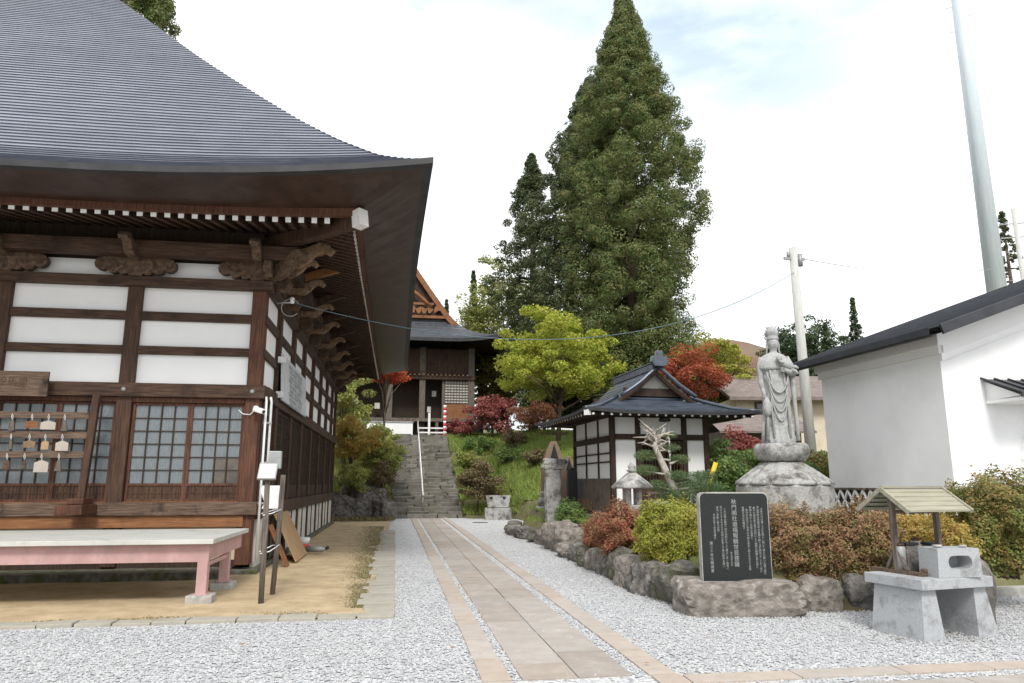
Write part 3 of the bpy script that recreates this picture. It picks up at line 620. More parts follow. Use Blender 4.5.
for z, row in L3:
    for x, w, h, sh, m, lb in row: plaque(x, z-.03, w, h, 'house' if sh == 'flat' else sh, m, lb)
sb = thing('wooden_signboard', 'brown wooden name board with faded ink characters over the plaque rack', 'signboard', (-6.6, 13.2, 3.1))
MB().box(-7.9, -5.86, 13.16, 13.20, 2.98, 3.40).build('board', 'wood_weathered_h', sb, True, bevel=.004)
text('lettering', '奉納絵馬掛', .17, 'ink', sb, (.02, -.042, .20), depth=.001)
ws = thing('notice_board', 'large white notice board with dense grey writing high on the side wall of the hall', 'notice board', (-2.30, 16.75, 3.12), R(90))
m = MB(); m.box(-1.85, 1.95, -.02, .02, 0.05, 1.0); bo = m.build('panel', 'sign_white', ws, bevel=.004); bo.rotation_euler = (R(-3), 0, 0)
for r, z in enumerate((.90, .60, .30)):
    body = '当山の由来について境内の史跡と文化財の案内\n本堂は江戸時代の再建にして木造入母屋造\n平成の修理により屋根を葺き替えました'
    tx = text('lettering', body, .105, 'sign_text', bo, (.05, -.0225, z+.02), line=1.0)
for dy in (-1.9, ): 
    for z in (.15, .85): MB().box(dy-.10, dy, -.04, .1, z-.06, z+.06).build('mounting_bracket', 'white_paint', ws)
pp = thing('conduit_pipes', 'pair of white conduit pipes running down the hall corner', 'pipes', (-2.30, 13.42, 1.2))
for dx in (0, .075): MB().tube([(-2.33+dx, 13.38+dx, .25), (-2.33+dx, 13.38+dx, 2.98), (-2.34+dx, 13.42, 3.06)], .022, 8).build('pipe', 'white_paint', pp, True)
for z in (1.2, 1.9, 2.6): MB().box(-2.37, -2.22, 13.40, 13.43, z-.015, z+.015).build('clamp', 'metal_grey', pp, True)
cm = thing('security_camera', 'small white security camera on the corner post of the hall', 'security camera', (-2.4, 13.30, 2.78))
MB().tube([(-2.50, 13.44, 2.85), (-2.50, 13.36, 2.85)], .05, 12).build('mount', 'white_paint', cm, True); m = MB(); m.bar((-2.52, 13.34, 2.84), (-2.34, 13.22, 2.78), .09, .09); m.build('housing', 'white_paint', cm, True, bevel=.02)
MB().tube([(-2.345, 13.222, 2.78), (-2.33, 13.212, 2.775)], .03, 12).build('lens', 'black_rubber', cm, True)
MB().tube([(-2.52, 13.42, 2.83), (-2.60, 13.40, 2.74), (-2.72, 13.40, 2.75), (-2.80, 13.41, 2.82)], .008, 6).build('cable', 'white_paint', cm, True)
# stakes carrying a small tilted board
for i, (xb, yb, xt, yt) in enumerate(((-1.68, 10.2, -1.70, 10.22), (-1.66, 10.95, -1.60, 10.9))):
    tag(MB().tube([(xb, yb, 0), ((xb+xt)/2+.006, yb, .8), (xt, yt, 1.66)], [.036, .038, .036], 9).build('wooden_stake', 'wood_weathered'), ['nearer round wooden stake under the tilted white board by the hall corner', 'farther round wooden stake tied behind the nearer one by the hall corner'][i], 'stake', 'stakes by the hall corner')
tb = thing('tilted_sign', 'small tilted white board with grey box on top of two wooden stakes', 'sign', (-1.68, 10.3, 1.62))
bm_ = Matrix.Translation((-1.70, 10.2, 1.70)) @ Matrix.Rotation(R(55), 4, 'X')
MB().box(-.12, .12, -.13, .12, -.02, .02, bm_).build('frame', 'metal_grey', tb, True, bevel=.006); MB().box(-.10, .10, -.12, .10, .021, .026, bm_).build('face', 'white_paint', tb, True)
MB().box(-1.74, -1.57, 10.42, 10.52, 1.74, 1.98).build('box', 'metal_grey', tb, True, bevel=.012)
pn = thing('white_notice', 'white paper notice tied low on the stakes at the hall corner', 'notice', (-1.8, 11.2, 1.2))
V = []; mb = MB()
for j in range(7):
    for i in range(5): V.append((-1.92+.07*i+.02*math.sin(j), 11.2+.03*math.sin(i*2+j), 1.18+.055*j))
mb.add(V, [(j*5+i, j*5+i+1, (j+1)*5+i+1, (j+1)*5+i) for j in range(6) for i in range(4)], True); mb.build('sheet', 'white_paint', pn, True)
for z in (1.15, .66): MB().tube([(-1.72, 10.16, z-.02), (-1.62, 10.25, z), (-1.60, 10.97, z+.03), (-1.70, 10.98, z+.02), (-1.74, 10.2, z)], .007, 6).build('rope', 'white_paint', pn, True)
pl = MB(); Mx = Matrix.Translation((-2.33, 0, .95)) @ Matrix.Rotation(R(-27), 4, 'Y')
pl.box(-.012, .012, 15.0, 16.75, -1.02, 0, Mx); tag(pl.build('plywood_board', 'plywood', bevel=.003), 'brown plywood sheet leaning against the side wall of the hall', 'board')
cr_ = thing('slotted_board', 'narrow orange-brown board with two slots leaning beside the plywood sheet', 'board', (-2.1, 14.4, 0))
Mx = Matrix.Translation((-2.30, 14.45, .78)) @ Matrix.Rotation(R(-25), 4, 'Y') ; m = MB()
m.box(-.02, .02, -.15, -.07, -.84, 0, Mx); m.box(-.02, .02, .07, .15, -.84, 0, Mx)
for z0, z1 in ((-.84, -.72), (-.50, -.36), (-.12, 0)): m.box(-.018, .018, -.07, .07, z0, z1, Mx)
m.build('board', 'wood_orange', cr_, True)
bk = thing('bucket', 'small white and red bucket on the sandy earth by the hall wall', 'bucket', (-2.03, 17.6, .05)); m = MB(); m.mi = 0
m.lathe([(.10, 0), (.115, .13)], n=16); m.mi = 1; m.lathe([(.1155, .13), (.13, .27), (.122, .27), (.10, .15)], n=16); m.build('body', ['red_paint', 'white_paint'], bk)
bt = thing('bottle', 'grey cylinder bottle lying on the earth beside the bucket', 'bottle', (-1.7, 16.9, .12), R(-25)); m = MB(); m.tube([(-.22, 0, 0), (.16, 0, 0), (.2, 0, 0), (.26, 0, .01)], [.07, .07, .03, .03], 12); m.build('body', 'metal_grey', bt); MB().tube([(.26, 0, .01), (.31, 0, .05)], .035, 10).build('cap', 'black_rubber', bt)
# ------------------------------------------------------------------ stone steps and handrail
st = thing('stone_steps', 'long flight of rough mossy stone steps climbing to the upper temple', 'steps', (1.4, 33, 0))
NS = 28; RISE = 4.45/NS; RUN = 12/NS
for i in range(NS):
    m = MB(); x = -.15+random.uniform(-.08, .05); y = 33+i*RUN; z = (i+1)*RISE
    while x < 2.9:
        l = random.uniform(.5, 1.1); xe = min(3.0, x+l); m.box(x+.008, xe-.008, y+random.uniform(-.03, .03), y+RUN+.12, z-RISE*1.3, z+random.uniform(-.045, .025), jit=.04); x = xe
    m.build('step', 'step_stone', st, True, bevel=.015)
hr = thing('handrail', 'long thin white metal handrail running up the middle of the stone steps', 'handrail', (1.24, 33.8, 0))
MB().tube([(1.24, 33.6, 1.0), (1.25, 45.4, 5.35)], .028, 8).build('rail', 'white_paint', hr, True)
for i in range(7):
    y = 33.7+i*1.9; zb = (int((y-33)/RUN)+1)*RISE; MB().tube([(1.24, y, zb-.02), (1.24, y, 1.0+(y-33.6)*.3686)], .024, 8).build('post', 'white_paint' if i else 'metal_grey', hr, True)
# white barrier and red-white pole at the head of the steps
ba = thing('low_barrier', 'low white rail barrier at the head of the stone steps', 'barrier', (2.4, 46, 4.45))
for z in (4.62, 4.9): MB().box(1.3, 3.1, 46.0, 46.06, z, z+.09).build('rail', 'white_paint', ba, True)
for x in (1.9,): MB().box(x, x+.14, 45.9, 46.0, 4.4, 5.9).build('post', 'white_paint', ba, True)
ba = thing('striped_pole', 'red and white banded pole beside the white barrier above the steps', 'pole', (2.95, 45.8, 4.4)); m = MB()
for k in range(12): m.mi = k % 2; m.tube([(2.95, 45.8, 4.4+k*.165), (2.95, 45.8, 4.4+(k+1)*.165)], .10, 12)
m.build('shaft', ['red_paint', 'white_paint'], ba, True)
ww = thing('white_retaining_wall', 'low white wall in front of the upper temple left of the steps', 'wall', (-2, 46, 4.4))
MB().box(-5, .95, 45.8, 46.2, 3.9, 5.25).build('wall', 'plaster', ww, True, bevel=.01); MB().box(-5.05, 1.0, 45.75, 46.25, 5.252, 5.33).build('coping', 'granite', ww, True)
# ------------------------------------------------------------------ gabled hip roof (irimoya), gable facing local -Y
def irimoya(root, W, Lh, cx, y0, prof, s, nc, A, Ln, mroof, thick, mfascia, gable_mats, board_w, ridge_r, over=.35, gable_setback=None):
    """W half width at the eave, Lh depth, prof(t) height, s skirt depth"""
    x0, x1, y1 = cx-W, cx+W, y0+Lh
    def rp(t, z): return ringpts(t, z, 18, x0, x1, y0, y1, A, Ln, s*1.2, .0)
    m = MB(); dt = W/nc; ns = round(s/dt)
    for i in range(nc):
        t0, t1 = i*dt, (i+1)*dt; e = dt*.10
        a = rp(t0, prof(t0)+e*.5); b = rp(t1, prof(t1)-e)
        if i < ns:
            for k in range(4): strip(m, a[k], b[k])
            if i:
                p = rp(t0, prof(t0)-e)
                for k in range(4): strip(m, p[k], a[k])
        else:
            for sx in (-1, 1):
                xa, xb = cx+sx*(W-t0), cx+sx*(W-t1); ya, yb = y0+s-over, y1-s+over
                za, zb = prof(t0)+e*.5, prof(t1)-e
                m.quad((xa, ya, za), (xa, yb, za), (xb, yb, zb), (xb, ya, zb)); m.quad((xa, ya, za-2*e), (xa, yb, za-2*e), (xa, yb, za), (xa, ya, za))
                m.quad((xa, ya, za-.06), (xb, ya, zb-.06), (xb, ya, zb), (xa, ya, za))
    m.build('roof', mroof, root)
    m = MB(); a = rp(0, prof(0)+.01); b = rp(0, prof(0)-thick); c = rp(.10, prof(0)-thick)
    for k in range(4): strip(m, a[k], b[k]); strip(m, b[k], c[k])
    m.build('eave_edge', mfascia, root)
    m = MB(); b = rp(.08, prof(0)-thick); c = ringpts(W*.42, prof(0)-thick+W*.1, 18, x0, x1, y0, y1, 0, Ln, s, 0)
    for k in range(4): strip(m, b[k], c[k])
    m.build('soffit', 'wood_dark', root)
    for end, yy, d in ((0, y0+s-over, 1), (1, y1-s+over, -1)):
        n = 14; m = MB(); vs = []
        for sx in (-1, 1):
            up_, lo_ = [], []
            for i in range(n+1):
                t = s*.88+(W-s*.88)*i/n; up_.append((cx+sx*(W-t), yy-.03*d, prof(t)-.04)); lo_.append((cx+sx*max(0, W-t-board_w*.25), yy-.03*d, prof(t)-.04-board_w))
            b2 = [(x, y+.07*d, z) for x, y, z in up_]; l2 = [(x, y+.07*d, z) for x, y, z in lo_]
            m = MB(); strip(m, up_, lo_); strip(m, b2, l2); strip(m, lo_, l2); m.build('barge_board', gable_mats[0], root)
        m = MB(); pts = []
        for i in range(n+1): t = s+(W-s)*i/n; pts.append((cx-(W-t), yy+over*.8*d, prof(t)-.05))
        for i in range(n, -1, -1): t = s+(W-s)*i/n; pts.append((cx+(W-t), yy+over*.8*d, prof(t)-.05))
        m.add(pts, [tuple(range(len(pts)))]); m.build('gable_wall', gable_mats[1], root)
        if W < 4: m = MB(); m.box(cx-(W-s)*.95, cx+(W-s)*.95, min(yy+over*.75*d, yy+over*.45*d), max(yy+over*.75*d, yy+over*.45*d), prof(s)-.05, prof(s)+.16); m.build('gable_sill', 'wood_dark', root)
    zr = prof(W)
    m = MB(); m.box(cx-ridge_r, cx+ridge_r, y0+s-over-.1, y1-s+over+.1, zr-ridge_r*.6, zr+ridge_r*1.3); m.box(cx-ridge_r*1.25, cx+ridge_r*1.25, y0+s-over-.12, y1-s+over+.12, zr+ridge_r*1.3+.002, zr+ridge_r*1.7)
    m.build('ridge', mroof, root, bevel=ridge_r*.1)
# ------------------------------------------------------------------ upper temple
up = thing('upper_temple', 'dark timber temple with grey roof and orange gable above the stone steps', 'temple', (.4, 49.4, 4.45), R(0))
PU = [(0, 6.55), (1.2, 6.95), (2.6, 7.7), (3.8, 8.85), (5.2, 10.8), (6.8, 13.1)]
def fu(t):
    for (a, za), (b_, zb) in zip(PU, PU[1:]):
        if t <= b_: return za+(zb-za)*(t-a)/(b_-a)
    return PU[-1][1]
irimoya(up, 6.8, 14, 0, -2.4, fu, 3.55, 34, .55, 4, 'roof_dark', .22, 'roof_edge', ('wood_orange', 'wood_v'), .45, .28, .5)
# gable carving
m = MB(); m.box(-2.9, 2.9, .66, .80, 8.55, 8.75); m.box(-1.9, 1.9, .64, .78, 9.5, 9.68); m.build('gable_beam', 'wood_orange', up, bevel=.01)
m = MB()
for sx in (-1, 1):
    for k in range(5): m.prism([(sx*(.35+.45*k)+.24*math.cos(a), 9.15+.13*math.sin(a*2+k)+.2*math.sin(a)) for a in np.linspace(0, 6.28, 11)[:-1]], .10, Matrix.Translation((0, .60, 0)))
    m.tube([(sx*.2, .58, 10.6), (sx*.7, .56, 10.25), (sx*1.3, .56, 9.75), (sx*1.75, .56, 9.3)], [.16, .13, .12, .1], 8)
m.build('gable_carving', 'wood_orange', up); 
m = MB(); m.prism([(0, 10.3), (.35, 10.9), (.2, 11.4), (-.2, 11.4), (-.35, 10.9)], .12, Matrix.Translation((0, .1, 0))); m.build('gable_pendant', 'wood_orange', up)
m = MB(); m.prism([(-.45, 12.2), (.45, 12.2), (.6, 12.9), (.35, 13.5), (0, 13.7), (-.35, 13.5), (-.6, 12.9)], .3, Matrix.Translation((0, .5, 0))); m.build('ridge_end_ornament', 'roof_dark', up, bevel=.05)
for x in (-4.6, -1.0, 1.2, 4.55): MB().box(x-.2, x+.2, -.2, .2, 0, 6.3).build('post', 'wood_weathered', up, bevel=.02)
m = MB(); m.box(-4.4, 4.4, -.10, .05, 4.45, 6.2)
for k in range(44): m.box(-4.4+k*.2, -4.38+k*.2, -.125, -.102, 4.5, 6.1)
m.build('upper_wall', 'wood_v', up); m = MB(); m.box(-4.8, 4.8, -.3, -.12, 4.05, 4.35); m.build('lintel', 'wood_v', up, bevel=.01)
m = MB()
for k in range(30): m.box(-4.5+k*.3, -4.38+k*.3, -.42, -.302, 4.30, 4.40)
m.build('lintel_studs', 'carving_light', up)
MB().box(-4.8, 4.8, -.9, .2, 1.12, 1.34).build('veranda_floor', 'wood_weathered', up, bevel=.01); MB().box(-4.6, 4.6, .2, .3, 0, 1.1).build('underfloor', 'wood_dark', up)
for x in (-4.5, -2.2, 0, 2.2, 4.4): MB().box(x-.1, x+.1, -.85, -.65, 0, 1.12).build('floor_post', 'wood_weathered', up)
MB().box(-4.4, 4.4, 1.6, 1.7, 1.3, 4.4).build('inner_wall', 'wood_dark', up)
m = MB(); m.box(2.75, 4.35, .04, .06, 2.45, 4.04); m.build('window_paper', 'plaster_old', up); m = MB()
for k in range(9): m.box(2.75+k*.2-.02, 2.75+k*.2+.02, -.02, .038, 2.45, 4.04)
for k in range(9): m.box(2.75, 4.35, -.022, .036, 2.45+k*.19, 2.49+k*.19)
m.build('lattice', 'wood_weathered', up); MB().box(2.7, 4.35, -.03, .05, 1.36, 2.40).build('panel', 'wood_orange', up, bevel=.01)
MB().box(2.55, 2.72, -.05, .06, 1.36, 4.04).build('door_jamb', 'wood_weathered', up)
m = MB(); m.box(-5.1, -4.8, -.2, .1, 0, 6.3); m.box(4.75, 4.8, -.1, 11, 1.2, 6.2); m.box(-4.8, -4.75, -.1, 11, 1.2, 6.2); m.box(-4.8, 4.8, 11, 11.1, 1.2, 6.2); m.build('wall', 'wood_weathered', up)
for x, z, w in ((-2.0, 2.1, .35), (1.9, 3.0, .3), (1.6, 1.9, .25), (-3.4, 2.4, .25)): MB().box(x, x+w, .9, .93, z, z+.4).build('paper_charm', 'plaster_old', up)
# ------------------------------------------------------------------ small hall
sh = thing('small_hall', 'small white-walled prayer hall with blue-grey gabled roof and dark timber frame', 'prayer hall', (5.40, 17.88, .66), R(3))
PS = [(0, 2.62), (.5, 2.73), (1.2, 3.02), (1.8, 3.42), (2.33, 3.88)]
def fs(t):
    for (a, za), (b_, zb) in zip(PS, PS[1:]):
        if t <= b_: return za+(zb-za)*(t-a)/(b_-a)
    return PS[-1][1]
irimoya(sh, 2.33, 5.2, 1.33, -1.0, fs, 1.46, 16, .08, 1.6, 'roof_slate', .07, 'roof_edge', ('wood_v', 'plaster_old'), .11, .09, .30)
m = MB(); cxs = 1.33
m.prism([(-.16, 0), (.16, 0), (.24, .12), (.20, .28), (.10, .26), (.08, .42), (-.08, .42), (-.10, .26), (-.20, .28), (-.24, .12)], .16, Matrix.Translation((cxs, -.12, 3.88))); m.build('ridge_end_ornament', 'roof_slate', sh, bevel=.02)
for sx in (-1, 1):
    MB().tube([(cxs+sx*(2.33-t), -.05, fs(t)+.03) for t in np.linspace(1.30, 2.3, 8)], .05, 8).build('verge_cap', 'roof_slate', sh)
    MB().tube([(cxs+sx*(2.33-t), -1+t, fs(t)+.05) for t in np.linspace(.0, 1.3, 6)], .045, 8).build('hip_cap', 'roof_slate', sh)
def spost(x, y, w=.13, z1=2.62, m='wood_dark'): MB().box(x-w/2, x+w/2, y-w/2, y+w/2, 0, z1).build('post', m, sh, bevel=.006)
for x, y in ((.03, .03), (.72, .03), (2.0, .03), (2.62, .03), (.03, 3.2), (2.62, 3.2), (.03, 1.1), (.03, 2.15)): spost(x, y, .13 if y in (.03, 3.2) else .07, m='wood_v' if x == 2.62 and y < 1 else 'wood_dark')
def sbox(n, m, *a): return MB().box(*a).build(n, m, sh)
sbox('tie_beam', 'wood_dark', .1, 2.55, -.05, .08, 1.98, 2.12); sbox('tie_beam', 'wood_dark', -.06, .07, .1, 3.15, 1.93, 2.08)
sbox('wall_plate', 'wood_dark', -.05, 2.7, -.04, .10, 2.55, 2.64); sbox('wall_plate', 'wood_dark', -.04, .10, .1, 3.25, 2.55, 2.64)
for xa, xb in ((.1, .68), (.76, 1.96), (2.07, 2.55)): sbox('plaster_panel', 'plaster', xa, xb, .03, .06, 2.12, 2.56)
sbox('plaster_panel', 'plaster', .1, .68, .03, .06, .1, 1.98); sbox('plaster_panel', 'plaster', 2.07, 2.55, .03, .06, .1, 1.98)
for ya, yb in ((.1, 1.06), (1.14, 2.11), (2.19, 3.13)):
    sbox('plaster_panel', 'plaster', .03, .06, ya, yb, 2.08, 2.56); sbox('plaster_panel', 'plaster', .03, .06, ya, yb, 1.0, 1.93)
sbox('rail', 'wood_dark', -.01, .028, .1, 3.15, 1.62, 1.655); sbox('rail', 'wood_dark', -.01, .028, .1, 3.15, 1.40, 1.435)
sbox('base_boards', 'wood_weathered', -.02, .05, .1, 3.15, .05, 1.0); sbox('patch_board', 'carving_light', -.05, -.022, 1.6, 3.0, .15, .45)
sbox('base_stone', 'granite_stained', -.25, 2.9, -.25, 3.45, -.2, .05); sbox('rear_wall', 'plaster', .1, 2.6, 3.18, 3.22, .05, 2.6); sbox('side_wall', 'plaster', 2.6, 2.64, .1, 3.15, .05, 2.6)
sbox('inner_wall', 'wood_dark', .8, 1.95, .5, .55, .1, 2.1)
for xa, xb in ((.78, 1.36), (1.38, 1.95)):
    m = MB(); m.box(xa, xa+.05, .02, .06, .35, 1.96); m.box(xb-.05, xb, .02, .06, .35, 1.96); m.box(xa+.05, xb-.05, .022, .058, .35, .8); m.box(xa+.05, xb-.05, .022, .058, 1.9, 1.96)
    for k in range(1, 7): m.box(xa+(xb-xa)*k/7-.008, xa+(xb-xa)*k/7+.008, .03, .05, .8, 1.9)
    m.build('lattice_door', 'wood_v', sh)
sbox('step', 'wood_weathered', .7, 2.05, -.5, -.1, .05, .2)
m = MB(); m.box(.75, 2.0, -.42, -.38, .62, .67)
for k in range(8): m.box(.78+k*.17, .80+k*.17, -.415, -.385, .2, .62)
m.build('front_rail', 'wood_weathered', sh)
MB().tube([(1.33, -.55, 2.35), (1.33, -.56, 1.0)], .018, 6).build('bell_rope', 'white_paint', sh)
MB().lathe([(.05, -.03), (.13, -.02), (.15, .03), (.10, .09), (.03, .1)], (1.2, -.62, 2.42), 16).build('gong', 'black_rubber', sh)
for k in range(19):
    m = MB(); x = -.78+k*.235; m.mi = 0; m.tube([(x, -.93, 2.535), (x, .1, 2.66)], .033, 8); m.mi = 1; m.tube([(x, -.945, 2.533), (x, -.93, 2.535)], .034, 8); m.build('rafter', ['wood_dark', 'plaster'], sh)
for k in range(20):
    m = MB(); y = -.7+k*.24; m.mi = 0; m.tube([(-.93, y, 2.535), (.1, y, 2.66)], .033, 8); m.mi = 1; m.tube([(-.945, y, 2.533), (-.93, y, 2.535)], .034, 8); m.build('rafter', ['wood_dark', 'plaster_old'], sh)
m = MB(); m.bar((-.98, -.98, 2.56), (-.86, -.86, 2.57), .11, .13); m.build('corner_cap', 'white_paint', sh)
# ------------------------------------------------------------------ white storehouse
KZ = height(9.6, 11.4)
ku = thing('storehouse', 'white plastered storehouse with black metal gable roof behind the shrubs', 'storehouse', (9.4, 11.17, .52), R(3))
zw = 3.60; KW = 14.0; KL = 3.35; SL = .355; KO = .5
def kz(x): return zw+.12+SL*min(x, KW-x)
m = MB(); m.quad((0, 0, .9), (0, KL, .9), (0, KL, zw+.15), (0, 0, zw+.15)); m.quad((KW, 0, .9), (KW, KL, .9), (KW, KL, zw+.15), (KW, 0, zw+.15))
for y in (0, KL): m.add([(0, y, .9), (KW, y, .9), (KW, y, kz(KW)), (KW/2, y, kz(KW/2)), (0, y, kz(0))], [(0, 1, 2, 3, 4)])
m.build('wall', 'plaster_kura', ku)
mm = MB()
for d, z in ((.10, 0), (.05, -.14)):
    mm.box(-d, 0, -d, KL+d, zw-.32+z+.12, zw+.1+z*0+(.04 if d == .1 else -.2))
    for sx in (0, 1):
        xa, xb = (0, KW/2) if sx == 0 else (KW/2, KW)
        za, zb = kz(xa)-.45+z, kz(xb)-.45+z
        mm.add([(xa, -d, za), (xb, -d, zb), (xb, -d, zb+.44), (xa, -d, za+.44), (xa, 0, za), (xb, 0, zb), (xb, 0, zb+.44), (xa, 0, za+.44)], [(0, 1, 2, 3), (0, 4, 5, 1), (3, 2, 6, 7), (0, 3, 7, 4), (1, 5, 6, 2)])
mm.build('cornice', 'plaster', ku)
m = MB(); nr = 52
for sx in (0, 1):
    for k in range(nr):
        xa = -KO+(KW/2+KO)*k/nr; xb = -KO+(KW/2+KO)*(k+1)/nr; za = zw+.2+SL*xa+.012; zb = zw+.2+SL*xb-.010
        X = (lambda x: x) if sx == 0 else (lambda x: KW-x)
        m.quad((X(xa), -.62, za), (X(xa), KL+.6, za), (X(xb), KL+.6, zb), (X(xb), -.62, zb)); m.quad((X(xa), -.62, za-.024), (X(xa), KL+.6, za-.024), (X(xa), KL+.6, za), (X(xa), -.62, za))
m.build('roof', 'roof_dark', ku)
m = MB()
for sx in (0, 1):
    X = (lambda x: x) if sx == 0 else (lambda x: KW-x)
    a = (X(-KO), zw+.2-SL*KO); b_ = (X(KW/2), zw+.2+SL*KW/2)
    for y in (-.64, KL+.62): m.bar((a[0], y, a[1]-.07), (b_[0], y, b_[1]-.07), .045, .17)
    m.quad((a[0], -.62, a[1]-.13), (a[0], KL+.6, a[1]-.13), (b_[0], KL+.6, b_[1]-.13), (b_[0], -.62, b_[1]-.13))
m.build('verge_board', 'roof_black', ku)
m = MB(); pts = [(-KO-.06+.055*math.cos(a), zw-.10+.055*math.sin(a)) for a in np.linspace(math.pi, 2*math.pi, 8)]
strip(m, [(x, -.5, z) for x, z in pts], [(x, KL+.6, z) for x, z in pts]); m.box(-KO-.13, -KO-.115, -.5, KL+.6, zw-.12, zw+.0); m.build('gutter', 'roof_black', ku)
MB().box(KW/2-.1, KW/2+.1, -.66, KL+.64, zw+.2+SL*KW/2-.02, zw+.2+SL*KW/2+.12).build('ridge_cap', 'roof_black', ku, bevel=.02)
MB().box(-.02, KW, -.02, KL, -.3, .895).build('base_wall', 'wood_dark', ku)
MB().box(-.06, KW, -.06, KL, .885, .93).build('base_rail', 'wood_weathered', ku)
m = MB()
def diag(p, q, ax):
    if ax == 'y': m.bar((-.035, p[0], p[1]), (-.035, q[0], q[1]), .03, .045, up=(1, 0, 0))
    else: m.bar((p[0], -.035, p[1]), (q[0], -.035, q[1]), .03, .045, up=(0, 1, 0))
for k in range(15):
    y = -.02+k*.23
    if y < KL-.2:
        for zc in (.08, .48): diag((y, zc), (y+.23, zc+.4), 'y'); diag((y, zc+.4), (y+.23, zc), 'y')
    x = k*.23
    for zc in (.08, .48): diag((x, zc), (x+.23, zc+.4), 'x'); diag((x, zc+.4), (x+.23, zc), 'x')
m.build('diamond_joints', 'plaster', ku)
cn = MB(); cn.quad((.62, -.75, 2.42), (2.4, -.75, 2.42), (2.4, 0, 2.75), (.62, 0, 2.75)); cn.box(.62, 2.4, -.78, -.74, 2.36, 2.43); 
for k in range(7): cn.bar((.62+k*.29, -.75, 2.435), (.62+k*.29, 0, 2.765), .03, .03)
cno = cn.build('window_canopy', 'roof_black', ku); cno.location = (.18, 0, .09); MB().add([(.70, -.7, 2.38), (.70, 0, 2.38-.02), (.70, 0, 2.70)], [(0, 1, 2)]).build('canopy_side', 'plaster', ku).location = (.18, 0, .09)
MB().box(.66, 2.36, -.70, 0, 2.30, 2.36).build('canopy_underside', 'plaster', ku, bevel=.01).location = (.18, 0, .09)
m = MB(); m.prism([(.25*math.cos(a)*2.2, .9*math.sin(a)) for a in np.linspace(0, math.pi, 12)]+[(-.55, -.8), (.55, -.8)], .10, Matrix.Translation((1.85, -.04, 1.25)) @ Matrix.Scale(.85, 4)); m.build('window_frame', 'plaster', ku)
MB().prism([(.18*math.cos(a)*2.2, .75*math.sin(a)) for a in np.linspace(0, math.pi, 12)]+[(-.40, -.7), (.40, -.7)], .04, Matrix.Translation((1.85, -.09, 1.25)) @ Matrix.Scale(.85, 4)).build('window_pane', 'pane_dark', ku)
# ------------------------------------------------------------------ statue on its lotus pedestal
pd = thing('lotus_pedestal', 'stained round stone pedestal with drooping lotus petals under the tall robed statue', 'pedestal', (7.30, 13.0, .55))
MB().lathe([(.84, -.15), (.86, 0), (.88, .02), (.88, .93), (.86, .96), (.3, .96)], n=40, smooth=False).build('drum', 'granite_stained', pd, bevel=.006)
MB().lathe([(1.05, -.2), (1.05, .18), (1.02, .2), (.5, .2)], n=40, smooth=False).build('base', 'granite_stained', pd)
prof = [(.89, .965), (.86, 1.02), (.76, 1.10), (.64, 1.19), (.52, 1.28), (.42, 1.34), (.38, 1.38), (.1, 1.38)]
MB().lathe(prof, n=96, fn=lambda a, i: 1+(.09 if i < 6 else .03)*(abs(math.cos(a*6))**.45-.75)).build('lower_petals', 'granite_stained', pd)
prof = [(.2, 1.382), (.32, 1.385), (.45, 1.44), (.50, 1.52), (.51, 1.62), (.49, 1.70), (.44, 1.735), (.1, 1.735)]
MB().lathe(prof, n=96, fn=lambda a, i: 1+.11*(abs(math.cos(a*4+.4))**.4-.75)).build('upper_petals', 'granite_stained', pd)
SX, SYY, SZ = 7.27, 13.0, .55+1.735
sta = thing('kannon_statue', 'tall grey stone statue of a crowned robed figure on the lotus pedestal', 'statue', (SX, SYY, SZ), R(-12)); sta.scale = (.82, .88, 1)
lv = [  # z, half width x, half depth y, centre x, centre y, fold amplitude
    (0, .43, .30, 0, 0, .05), (.06, .45, .31, 0, 0, .07), (.25, .40, .27, 0, 0, .08), (.5, .37, .25, 0, 0, .07), (.75, .36, .24, 0, 0, .06), (1.0, .35, .24, 0, 0, .05), (1.2, .34, .24, 0, 0, .05),
    (1.38, .33, .23, 0, 0, .04), (1.5, .335, .22, 0, 0, .03), (1.6, .34, .21, 0, 0, .02), (1.68, .32, .19, 0, 0, .01), (1.735, .22, .15, 0, -.01, 0), (1.765, .11, .10, 0, -.02, 0), (1.80, .078, .08, 0, -.03, 0),
    (1.84, .085, .095, 0, -.035, 0), (1.88, .105, .12, 0, -.04, 0), (1.93, .122, .135, 0, -.04, 0), (1.985, .126, .14, 0, -.035, 0), (2.03, .118, .13, 0, -.03, 0), (2.055, .10, .11, 0, -.03, 0)]
nk = 128; vs = []; fs_ = []; rows = []
for j in range(len(lv)-1):
    NQ = max(3, int((lv[j+1][0]-lv[j][0])/.018))
    for q in range(NQ):
        u = q/NQ; rows.append([(lv[j][i]*(1-u)+lv[j+1][i]*u)*(.86 if i == 1 and lv[j][0] < 1.3 else 1) for i in range(6)])
rows.append(list(lv[-1]))
